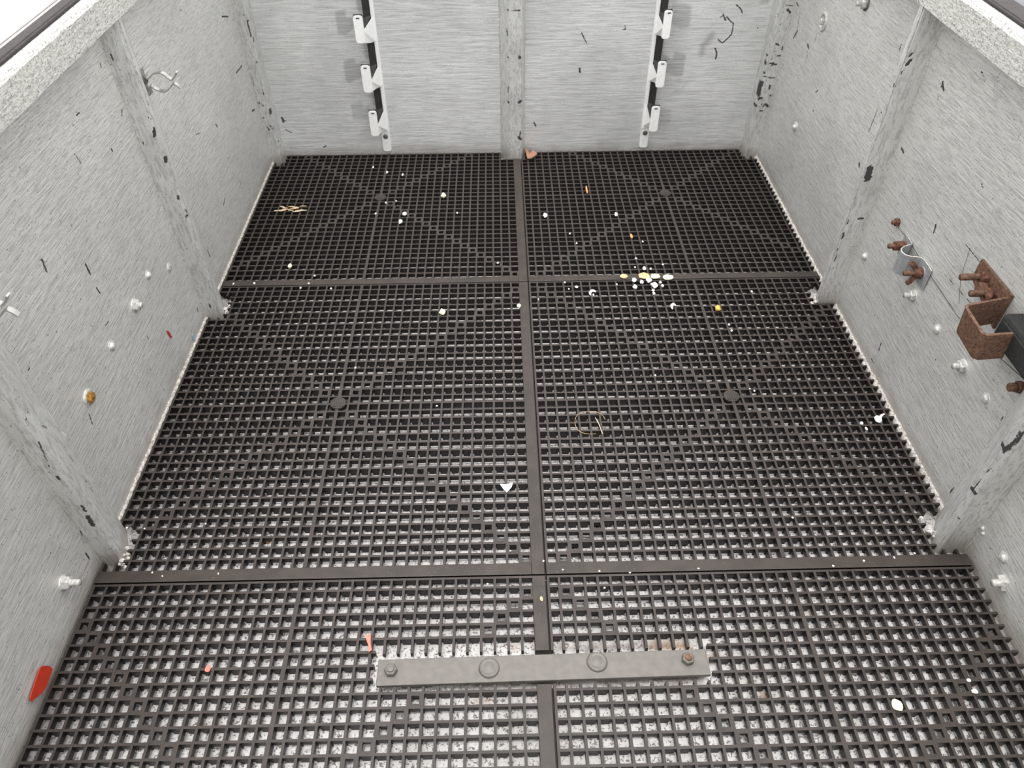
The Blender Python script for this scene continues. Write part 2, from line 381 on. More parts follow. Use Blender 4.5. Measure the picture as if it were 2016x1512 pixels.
# ------------------------------------------------------------------ wear (chips, rust stains) and grey patches on the back wall
# tables below hold positions and sizes converted from image pixels; chip: two end points, half width, channel (0 chip, 1 grey patch, 2 rust), amount
CHIPS = [[-0.466,0.1754,0.2756,-0.466,0.1732,0.264,0.00141,0,1.0],[-0.466,0.173,0.2784,-0.466,0.1772,0.2721,0.00056,0,1.0],[-0.466,0.2313,0.2314,-0.466,0.2313,0.2187,0.00152,0,1.0],[-0.466,0.2302,0.2018,-0.466,0.2318,0.1939,0.00123,0,1.0],[-0.466,0.3271,0.3451,-0.466,0.3351,0.3441,0.00062,0,1.0],[-0.466,0.314,0.3422,-0.466,0.3154,0.34,0.00062,0,1.0],[-0.466,0.2962,0.3192,-0.466,0.2999,0.3068,0.00046,0,1.0],[-0.466,0.3657,0.2889,-0.466,0.3655,0.2872,0.00165,0,1.0],[-0.466,0.4112,0.363,-0.466,0.4102,0.3607,0.00133,0,1.0],[-0.466,0.4195,0.3101,-0.466,0.414,0.3049,0.00103,0,1.0],[-0.466,0.214,0.1633,-0.466,0.2223,0.1628,0.00094,0,1.0],[-0.466,0.2051,0.2014,-0.466,0.2051,0.2014,0.00076,0,1.0],[-0.466,0.0867,0.2188,-0.466,0.0896,0.2186,0.00054,0,1.0],[-0.466,0.2602,0.0226,-0.466,0.2607,0.0193,0.0007,0,1.0],[-0.466,0.1948,0.0958,-0.466,0.1948,0.0958,0.00064,0,1.0],[-0.466,0.1246,0.1209,-0.466,0.1215,0.1089,0.00075,0,1.0],[-0.466,0.6719,0.1735,-0.466,0.6754,0.1687,0.00173,0,1.0],[-0.466,0.5901,0.1971,-0.466,0.6084,0.1905,0.00061,0,1.0],[-0.466,0.9006,0.2539,-0.466,0.9103,0.2306,0.00099,0,1.0],[-0.466,0.6078,0.0733,-0.466,0.6221,0.0781,0.00108,0,1.0],[-0.466,0.7011,0.0644,-0.466,0.7004,0.0575,0.00092,0,1.0],[-0.466,0.7489,0.175,-0.466,0.7489,0.175,0.00137,0,1.0],[-0.466,0.665,0.338,-0.466,0.6714,0.3334,0.00082,0,1.0],[-0.466,0.2779,0.0952,-0.466,0.2763,0.0902,0.00051,0,1.0],[-0.4619,0.4312,0.3661,-0.4611,0.4315,0.3611,0.00135,0,1.0],[-0.4456,0.4365,0.2894,-0.4456,0.4365,0.2894,0.00173,0,1.0],[-0.4458,0.436,0.2797,-0.4483,0.4353,0.27,0.00209,0,1.0],[-0.4614,0.4314,0.2683,-0.4625,0.431,0.2615,0.0007,0,1.0],[-0.4492,0.435,0.2689,-0.4488,0.4352,0.265,0.00105,0,1.0],[-0.445,0.4372,0.2424,-0.4453,0.4368,0.2373,0.00283,0,1.0],[-0.4443,0.4381,0.2189,-0.4442,0.4381,0.2057,0.00089,0,1.0],[-0.4467,0.4358,0.19,-0.4473,0.4356,0.1858,0.00181,0,1.0],[-0.4435,0.4389,0.1683,-0.4449,0.4373,0.1581,0.00146,0,1.0],[-0.4451,0.4371,0.1597,-0.4451,0.4371,0.1597,0.00256,0,1.0],[-0.466,0.5048,0.0625,-0.466,0.5065,0.0489,0.00121,0,1.0],[-0.4555,0.4331,0.0218,-0.456,0.433,0.0128,0.00118,0,1.0],[-0.466,0.4152,0.0273,-0.466,0.4137,0.0212,0.00116,0,1.0],[-0.4484,0.4353,0.2937,-0.4443,0.438,0.2911,0.00052,0,1.0],[-0.4505,0.0539,0.1563,-0.4519,0.0571,0.1213,0.00083,0,1.0],[-0.4519,0.0572,0.1096,-0.4509,0.0549,0.0818,0.00086,0,1.0],[-0.4504,0.0538,0.098,-0.4504,0.0538,0.098,0.00145,0,1.0],[-0.444,0.0391,0.1969,-0.4478,0.0477,0.1848,0.00105,0,1.0],[-0.4433,0.0354,0.2176,-0.4433,0.0354,0.2176,0.00103,0,1.0],[-0.4447,0.0278,0.1883,-0.4507,0.0276,0.1538,0.00053,0,1.0],[-0.4492,0.0276,0.1406,-0.4494,0.0276,0.1369,0.00192,0,1.0],[-0.4461,0.0275,0.0955,-0.4463,0.0275,0.0856,0.00142,0,1.0],[-0.4477,0.0276,0.0772,-0.4483,0.0276,0.0635,0.00289,0,1.0],[-0.4649,0.028,0.0538,-0.4661,0.028,0.0449,0.00119,0,1.0],[-0.4628,0.0279,0.0963,-0.4614,0.0279,0.0938,0.00057,0,1.0],[-0.4435,0.0294,0.2152,-0.4435,0.0294,0.2152,0.00077,0,1.0],[-0.4501,0.0531,0.1816,-0.4501,0.0531,0.1816,0.00135,0,1.0],[-0.4479,0.0276,0.0219,-0.4443,0.0283,0.0225,0.00151,0,1.0],[-0.466,0.0187,0.0289,-0.466,0.0182,0.0184,0.00121,0,1.0],[0.447,0.3968,0.3376,0.447,0.388,0.3323,0.00171,0,1.0],[0.447,0.3957,0.3392,0.447,0.3958,0.3324,0.00102,0,1.0],[0.447,0.3936,0.3232,0.447,0.3915,0.3195,0.00069,0,1.0],[0.447,0.3389,0.3726,0.447,0.3316,0.3705,0.00097,0,1.0],[0.447,0.4247,0.2462,0.447,0.4172,0.2448,0.00181,0,1.0],[0.447,0.3008,0.2173,0.447,0.2991,0.2084,0.00167,0,1.0],[0.447,0.262,0.2913,0.447,0.2564,0.2876,0.00062,0,1.0],[0.447,0.421,0.3568,0.447,0.421,0.3568,0.00069,0,1.0],[0.447,0.7875,0.2364,0.447,0.7799,0.2338,0.00234,0,1.0],[0.447,0.7832,0.2287,0.447,0.7753,0.22,0.0007,0,1.0],[0.447,0.7634,0.2601,0.447,0.764,0.2471,0.00092,0,1.0],[0.447,0.8515,0.263,0.447,0.8432,0.2291,0.00073,0,1.0],[0.447,0.8774,0.2702,0.447,0.8649,0.2687,0.00147,0,1.0],[0.447,0.8433,0.2386,0.447,0.8523,0.2235,0.00194,0,1.0],[0.447,0.6989,0.1696,0.447,0.6989,0.1696,0.0018,0,1.0],[0.447,0.7086,0.1941,0.447,0.7035,0.1994,0.00135,0,1.0],[0.447,0.6484,0.2061,0.447,0.6484,0.2061,0.00129,0,1.0],[0.447,0.6196,0.177,0.447,0.6196,0.177,0.00085,0,1.0],[0.447,0.3389,0.0569,0.447,0.3389,0.0569,0.00149,0,1.0],[0.447,0.2997,0.0297,0.447,0.3015,0.0412,0.0011,0,1.0],[0.447,0.1991,0.1063,0.447,0.1991,0.1063,0.00132,0,1.0],[0.447,0.2773,0.0914,0.447,0.2773,0.0914,0.0007,0,1.0],[0.447,0.3076,0.009,0.447,0.2982,0.0086,0.00075,0,1.0],[0.447,0.0739,0.017,0.447,0.0739,0.017,0.00098,0,1.0],[0.447,0.0805,0.0174,0.447,0.0798,0.0274,0.00065,0,1.0],[0.447,0.2004,0.119,0.447,0.2004,0.119,0.00066,0,1.0],[0.447,0.1764,0.0789,0.447,0.1764,0.0789,0.00066,0,1.0],[0.447,0.0007,0.0308,0.447,0.0007,0.0308,0.00124,0,1.0],[0.447,0.243,0.2312,0.447,0.1932,0.2314,0.00038,0,0.75],[0.447,0.2503,0.1867,0.447,0.1923,0.1915,0.00039,0,0.75],[0.4263,0.4378,0.3463,0.4233,0.4379,0.3407,0.0021,0,1.0],[0.4228,0.4379,0.3497,0.4247,0.4379,0.3535,0.00139,0,1.0],[0.4185,0.4417,0.3178,0.4185,0.441,0.314,0.00176,0,1.0],[0.447,0.5097,0.3367,0.447,0.5094,0.3296,0.00112,0,1.0],[0.4206,0.438,0.3338,0.4192,0.4402,0.3143,0.00087,0,1.0],[0.4185,0.4423,0.2935,0.4185,0.4417,0.2719,0.00107,0,1.0],[0.447,0.4995,0.2567,0.447,0.4995,0.2567,0.00152,0,1.0],[0.447,0.5138,0.224,0.447,0.5111,0.2561,0.00078,0,1.0],[0.4242,0.4379,0.2127,0.4263,0.4378,0.1986,0.00476,0,1.0],[0.447,0.5089,0.1816,0.447,0.5074,0.1779,0.00236,0,1.0],[0.4337,0.4375,0.1401,0.4401,0.4373,0.1409,0.00152,0,1.0],[0.4206,0.438,0.1393,0.421,0.438,0.1315,0.00113,0,1.0],[0.4205,0.4386,0.1208,0.4213,0.438,0.1108,0.0019,0,1.0],[0.4213,0.438,0.0929,0.4245,0.4379,0.059,0.00058,0,1.0],[0.4179,0.0241,0.1816,0.4185,0.0235,0.1686,0.00246,0,1.0],[0.4185,0.0235,0.1686,0.4175,0.0245,0.1619,0.00249,0,1.0],[0.4175,0.0245,0.1619,0.4171,0.0271,0.1517,0.0025,0,1.0],[0.4181,0.0349,0.154,0.4171,0.0272,0.1538,0.00253,0,1.0],[0.4172,0.029,0.1371,0.4172,0.029,0.1371,0.00142,0,1.0],[0.4172,0.0291,0.1182,0.4171,0.0277,0.1275,0.00115,0,1.0],[0.4175,0.0335,0.0888,0.417,0.0251,0.0901,0.00237,0,1.0],[0.4172,0.0291,0.0881,0.4173,0.0307,0.1099,0.00074,0,1.0],[0.4171,0.0265,0.0776,0.4171,0.0265,0.0776,0.00119,0,1.0],[0.4171,0.0269,0.0686,0.4171,0.0269,0.0686,0.0009,0,1.0],[0.4174,0.0246,0.0511,0.4174,0.0246,0.0511,0.00212,0,1.0],[0.4172,0.028,0.02,0.4172,0.028,0.02,0.00093,0,1.0],[0.435,0.0633,0.1298,0.4363,0.0655,0.1182,0.00089,0,1.0],[0.447,0.0787,0.1418,0.447,0.0771,0.1326,0.00089,0,1.0],[0.1037,0.912,0.215,0.1086,0.912,0.2066,0.0012,0,1.0],[0.1086,0.912,0.2066,0.1135,0.912,0.1981,0.00121,0,1.0],[0.1764,0.912,0.2264,0.1788,0.912,0.2199,0.00097,0,1.0],[0.1788,0.912,0.2199,0.1736,0.912,0.2199,0.00097,0,1.0],[0.1038,0.912,0.1559,0.1051,0.912,0.1488,0.00196,0,1.0],[0.341,0.912,0.2423,0.3452,0.912,0.2342,0.00148,0,1.0],[0.3452,0.912,0.2342,0.3472,0.912,0.2326,0.00149,0,1.0],[0.3477,0.912,0.239,0.3533,0.912,0.2325,0.00124,0,1.0],[0.3533,0.912,0.2325,0.3612,0.912,0.2275,0.00124,0,1.0],[0.3612,0.912,0.2275,0.3617,0.912,0.221,0.00124,0,1.0],[0.3617,0.912,0.221,0.3615,0.912,0.2094,0.00125,0,1.0],[0.3615,0.912,0.2094,0.3558,0.912,0.2027,0.00125,0,1.0],[0.3558,0.912,0.2027,0.3485,0.912,0.1952,0.00125,0,1.0],[0.3485,0.912,0.1952,0.3403,0.912,0.2012,0.00125,0,1.0],[0.3603,0.912,0.2565,0.3694,0.912,0.25,0.00124,0,1.0],[0.3694,0.912,0.25,0.3723,0.912,0.2444,0.00124,0,1.0],[0.3361,0.912,0.2368,0.3422,0.912,0.2407,0.00074,0,1.0],[0.3378,0.912,0.1869,0.3421,0.912,0.1782,0.0015,0,1.0],[0.3421,0.912,0.1782,0.3421,0.912,0.1687,0.0015,0,1.0],[0.3207,0.912,0.1271,0.3207,0.912,0.1271,0.00101,0,1.0],[0.2925,0.912,0.121,0.2925,0.912,0.121,0.00076,0,1.0],[0.0247,0.912,0.0575,0.0286,0.912,0.0505,0.0015,0,1.0],[0.4046,0.912,0.2196,0.4046,0.912,0.2196,0.00151,0,1.0],[-0.4377,0.912,0.0729,-0.4367,0.912,0.0651,0.00206,0,1.0],[-0.4362,0.912,0.0504,-0.4255,0.912,0.0434,0.00104,0,1.0],[-0.3723,0.912,0.0143,-0.367,0.912,0.0173,0.0013,0,1.0],[-0.4344,0.912,0.0153,-0.4344,0.912,0.0153,0.00105,0,1.0],[-0.2965,0.912,0.0414,-0.2965,0.912,0.0414,0.00102,0,1.0],[0.3282,0.912,0.2098,0.3216,0.912,0.1981,0.00496,1,0.9],[0.3216,0.912,0.1981,0.3157,0.912,0.1914,0.00497,1,0.9],[0.3157,0.912,0.1914,0.3162,0.912,0.1785,0.00497,1,0.9],[0.4018,0.912,0.2615,0.4101,0.912,0.2622,0.00349,1,0.9],[-0.0036,0.885,0.1867,-0.0019,0.885,0.185,0.00284,0,1.0],[-0.0227,0.885,0.1853,-0.0227,0.885,0.1853,0.0019,0,1.0],[-0.0225,0.885,0.1074,-0.0225,0.885,0.1074,0.00242,0,1.0],[-0.0035,0.885,0.1081,-0.0007,0.885,0.1099,0.0029,0,1.0],[-0.024,0.885,0.2299,-0.0232,0.885,0.2202,0.00141,0,1.0],[-0.0016,0.885,0.0828,-0.0016,0.885,0.0828,0.00146,0,1.0],[-0.0043,0.885,0.0422,-0.0005,0.885,0.0382,0.00296,0,1.0],[-0.0015,0.885,0.054,-0.0015,0.885,0.0462,0.00148,0,1.0],[-0.022,0.885,0.2615,-0.0037,0.885,0.2605,0.0007,0,1.0],[-0.022,0.885,0.2615,-0.022,0.885,0.2615,0.00186,0,1.0],[-0.0029,0.885,0.2613,-0.0029,0.885,0.2613,0.00186,0,1.0],[-0.0033,0.885,0.0172,-0.0033,0.885,0.0172,0.00149,0,1.0],[-0.0222,0.885,0.1365,-0.0232,0.885,0.1257,0.00096,0,1.0],[-0.4528,0.885,0.2593,-0.4528,0.885,0.2593,0.00195,0,1.0],[-0.4486,0.885,0.2505,-0.4502,0.885,0.2443,0.00122,0,1.0],[-0.4502,0.885,0.2443,-0.4489,0.885,0.2308,0.00122,0,1.0],[-0.4489,0.885,0.2308,-0.4494,0.885,0.2254,0.00122,0,1.0],[-0.4742,0.885,0.1847,-0.4655,0.885,0.1614,0.00124,0,1.0],[-0.4655,0.885,0.1614,-0.4641,0.885,0.1436,0.00125,0,1.0],[-0.4503,0.885,0.1834,-0.4503,0.885,0.1834,0.00198,0,1.0],[-0.4507,0.885,0.1414,-0.4521,0.885,0.1273,0.00075,0,1.0],[-0.4686,0.885,0.1174,-0.4629,0.885,0.1121,0.00202,0,1.0],[-0.4576,0.885,0.109,-0.4576,0.885,0.109,0.00202,0,1.0],[-0.4485,0.885,0.1005,-0.4484,0.885,0.0921,0.00177,0,1.0],[-0.4621,0.885,0.086,-0.4621,0.885,0.086,0.00203,0,1.0],[-0.4672,0.885,0.0775,-0.4672,0.885,0.0775,0.00204,0,1.0],[-0.4601,0.885,0.0688,-0.4575,0.885,0.0622,0.00153,0,1.0],[-0.4408,0.885,0.0899,-0.4391,0.885,0.0792,0.00152,0,1.0],[-0.4462,0.885,0.0389,-0.4462,0.885,0.0389,0.00205,0,1.0],[-0.4417,0.885,0.031,-0.4437,0.885,0.022,0.00154,0,1.0],[-0.4688,0.885,0.0667,-0.4688,0.885,0.0667,0.00154,0,1.0],[-0.4479,0.885,0.2235,-0.4464,0.885,0.2143,0.00098,0,1.0],[-0.4534,0.885,0.0708,-0.4518,0.885,0.0643,0.00153,0,1.0],[-0.466,0.82,0.2781,-0.466,0.8483,0.2688,0.0014,0,1.0],[-0.466,0.853,0.1903,-0.466,0.8168,0.1925,0.00146,0,1.0],[-0.466,0.8461,0.1162,-0.466,0.8592,0.1123,0.00197,0,1.0],[-0.4371,0.912,0.071,-0.4371,0.912,0.071,0.00258,0,1.0],[-0.4376,0.912,0.0688,-0.4308,0.912,0.0665,0.00103,0,1.0],[0.438,0.885,0.2574,0.444,0.885,0.2522,0.00198,0,1.0],[0.4326,0.885,0.2642,0.4456,0.885,0.2636,0.00123,0,1.0],[0.4318,0.885,0.2532,0.4318,0.885,0.2532,0.00148,0,1.0],[0.4332,0.885,0.2029,0.4375,0.885,0.201,0.002,0,1.0],[0.4402,0.885,0.1826,0.4457,0.885,0.1835,0.00151,0,1.0],[0.4211,0.885,0.1745,0.4234,0.885,0.1688,0.002,0,1.0],[0.4317,0.885,0.1702,0.4419,0.885,0.1682,0.00201,0,1.0],[0.4514,0.885,0.1684,0.4514,0.885,0.1684,0.00202,0,1.0],[0.4245,0.885,0.1478,0.4457,0.885,0.1446,0.00126,0,1.0],[0.4239,0.885,0.1546,0.4239,0.885,0.1546,0.00202,0,1.0],[0.4241,0.885,0.1372,0.4237,0.885,0.1303,0.00304,0,1.0],[0.4222,0.885,0.1284,0.4239,0.885,0.1144,0.00304,0,1.0],[0.4249,0.885,0.1084,0.4296,0.885,0.1094,0.00255,0,1.0],[0.4223,0.885,0.0953,0.4223,0.885,0.0953,0.00307,0,1.0],[0.439,0.885,0.1321,0.4395,0.885,0.1262,0.00203,0,1.0],[0.4443,0.885,0.1142,0.4443,0.885,0.1142,0.00256,0,1.0],[0.4392,0.885,0.0981,0.4452,0.885,0.0939,0.00256,0,1.0],[0.4362,0.885,0.0941,0.4362,0.885,0.0941,0.00205,0,1.0],[0.4321,0.885,0.0859,0.4381,0.885,0.0858,0.00154,0,1.0],[0.4227,0.885,0.1838,0.4227,0.885,0.1838,0.002,0,1.0],[0.4448,0.885,0.1982,0.4453,0.885,0.1927,0.0015,0,1.0],[0.4234,0.885,0.2498,0.4234,0.885,0.2498,0.00148,0,1.0],[0.4312,0.885,0.2411,0.4312,0.885,0.2411,0.00148,0,1.0],[0.4315,0.885,0.2324,0.4315,0.885,0.2324,0.00149,0,1.0],[0.4276,0.885,0.0943,0.4276,0.885,0.0943,0.00176,0,1.0],[0.4311,0.885,0.141,0.4311,0.885,0.141,0.00098,0,1.0],[0.4162,0.885,0.0927,0.4162,0.885,0.0927,0.00102,0,1.0],[0.4332,0.885,0.1902,0.4332,0.885,0.1902,0.00095,0,1.0],[0.4369,0.885,0.1138,0.4369,0.885,0.1138,0.00093,0,1.0],[0.4173,0.885,0.1622,0.4173,0.885,0.1622,0.00114,0,1.0],[0.437,0.885,0.2546,0.437,0.885,0.2546,0.00117,0,1.0],[0.4327,0.885,0.0977,0.4327,0.885,0.0977,0.00166,0,1.0],[0.4197,0.885,0.2341,0.4197,0.885,0.2341,0.00134,0,1.0],[0.4326,0.885,0.2348,0.4326,0.885,0.2348,0.00115,0,1.0],[0.4363,0.885,0.1741,0.4363,0.885,0.1741,0.00128,0,1.0],[0.4215,0.885,0.2446,0.4215,0.885,0.2446,0.00128,0,1.0],[0.4302,0.885,0.1748,0.4302,0.885,0.1748,0.00116,0,1.0],[0.4251,0.885,0.1528,0.4251,0.885,0.1528,0.00139,0,1.0],[0.4203,0.885,0.1316,0.4203,0.885,0.1316,0.00114,0,1.0],[0.4312,0.885,0.1786,0.4312,0.885,0.1786,0.00101,0,1.0],[0.4299,0.885,0.1695,0.4299,0.885,0.1695,0.00165,0,1.0],[0.4304,0.885,0.2025,0.4304,0.885,0.2025,0.00094,0,1.0],[0.4211,0.885,0.1795,0.4211,0.885,0.1795,0.00167,0,1.0],[0.4342,0.885,0.1907,0.4342,0.885,0.1907,0.00117,0,1.0],[0.4247,0.885,0.1061,0.4247,0.885,0.1061,0.0011,0,1.0],[0.4343,0.885,0.1664,0.4343,0.885,0.1664,0.00162,0,1.0],[0.4188,0.885,0.1624,0.4188,0.885,0.1624,0.00135,0,1.0],[0.4325,0.885,0.2221,0.4325,0.885,0.2221,0.00163,0,1.0],[0.4295,0.885,0.1765,0.4295,0.885,0.1765,0.00082,0,1.0],[0.4199,0.885,0.1722,0.4199,0.885,0.1722,0.00137,0,1.0],[0.1004,-0.0724,-0.012,0.1199,-0.0739,-0.012,0.00372,2,0.8],[0.1275,-0.073,-0.012,0.1344,-0.0757,-0.012,0.00321,2,0.9],[0.1516,-0.0878,-0.012,0.16,-0.087,-0.012,0.00374,2,0.8],[0.186,-0.1117,-0.012,0.186,-0.1117,-0.012,0.00374,2,0.7],[0.1959,-0.1247,-0.012,0.1959,-0.1247,-0.012,0.00374,2,0.9],[-0.0353,-0.0719,-0.012,-0.0353,-0.0719,-0.012,0.00366,2,0.4],[-0.0691,-0.1224,-0.012,-0.0574,-0.1236,-0.012,0.00306,2,0.35],[0.2268,-0.1221,-0.012,0.2268,-0.1221,-0.012,0.00271,2,0.4],[0.2618,-0.0358,-0.012,0.2594,-0.0468,-0.012,0.00344,2,0.35],[-0.3457,-0.1455,-0.012,-0.3457,-0.1455,-0.012,0.00327,2,0.35],[-0.3398,0.0797,-0.012,-0.3398,0.0797,-0.012,0.00306,2,0.5],[0.06,0.2184,-0.012,0.0768,0.1969,-0.012,0.008,2,0.35],[-0.2712,-0.1248,-0.012,-0.2712,-0.1248,-0.012,0.0032,2,0.15]]
PATCHES = [([[-0.3093,0.2542],[-0.2915,0.2573],[-0.2919,0.2442],[-0.2795,0.2457],[-0.2774,0.2308],[-0.2991,0.2159],[-0.3101,0.2186]],0.8),([[-0.3086,0.1744],[-0.289,0.1786],[-0.2867,0.1697],[-0.2737,0.1722],[-0.2795,0.1452],[-0.3051,0.1345],[-0.3103,0.1419]],0.8),([[-0.3083,0.0967],[-0.2877,0.1021],[-0.2859,0.0886],[-0.2735,0.0962],[-0.2776,0.0668],[-0.3081,0.0673]],0.55),([[-0.272,0.2715],[-0.2643,0.2714],[-0.2635,0.2537],[-0.2705,0.253]],0.7),([[-0.2693,0.2019],[-0.2622,0.2018],[-0.261,0.172],[-0.2702,0.1775]],0.7),([[-0.2687,0.1171],[-0.2612,0.117],[-0.2592,0.0902],[-0.269,0.0942]],0.6),([[0.2505,0.2632],[0.2755,0.2589],[0.2848,0.2555],[0.2872,0.2216],[0.273,0.2192],[0.2562,0.2244]],0.65),([[0.2402,0.1851],[0.2542,0.1761],[0.2656,0.1671],[0.2678,0.183],[0.2877,0.1775],[0.2884,0.1386],[0.2764,0.1382],[0.2565,0.1473]],0.75),([[0.2519,0.0849],[0.2774,0.0806],[0.2789,0.0507],[0.2584,0.051]],0.35),([[0.2394,0.2042],[0.2466,0.2042],[0.2476,0.1841],[0.2386,0.1834]],0.6)]
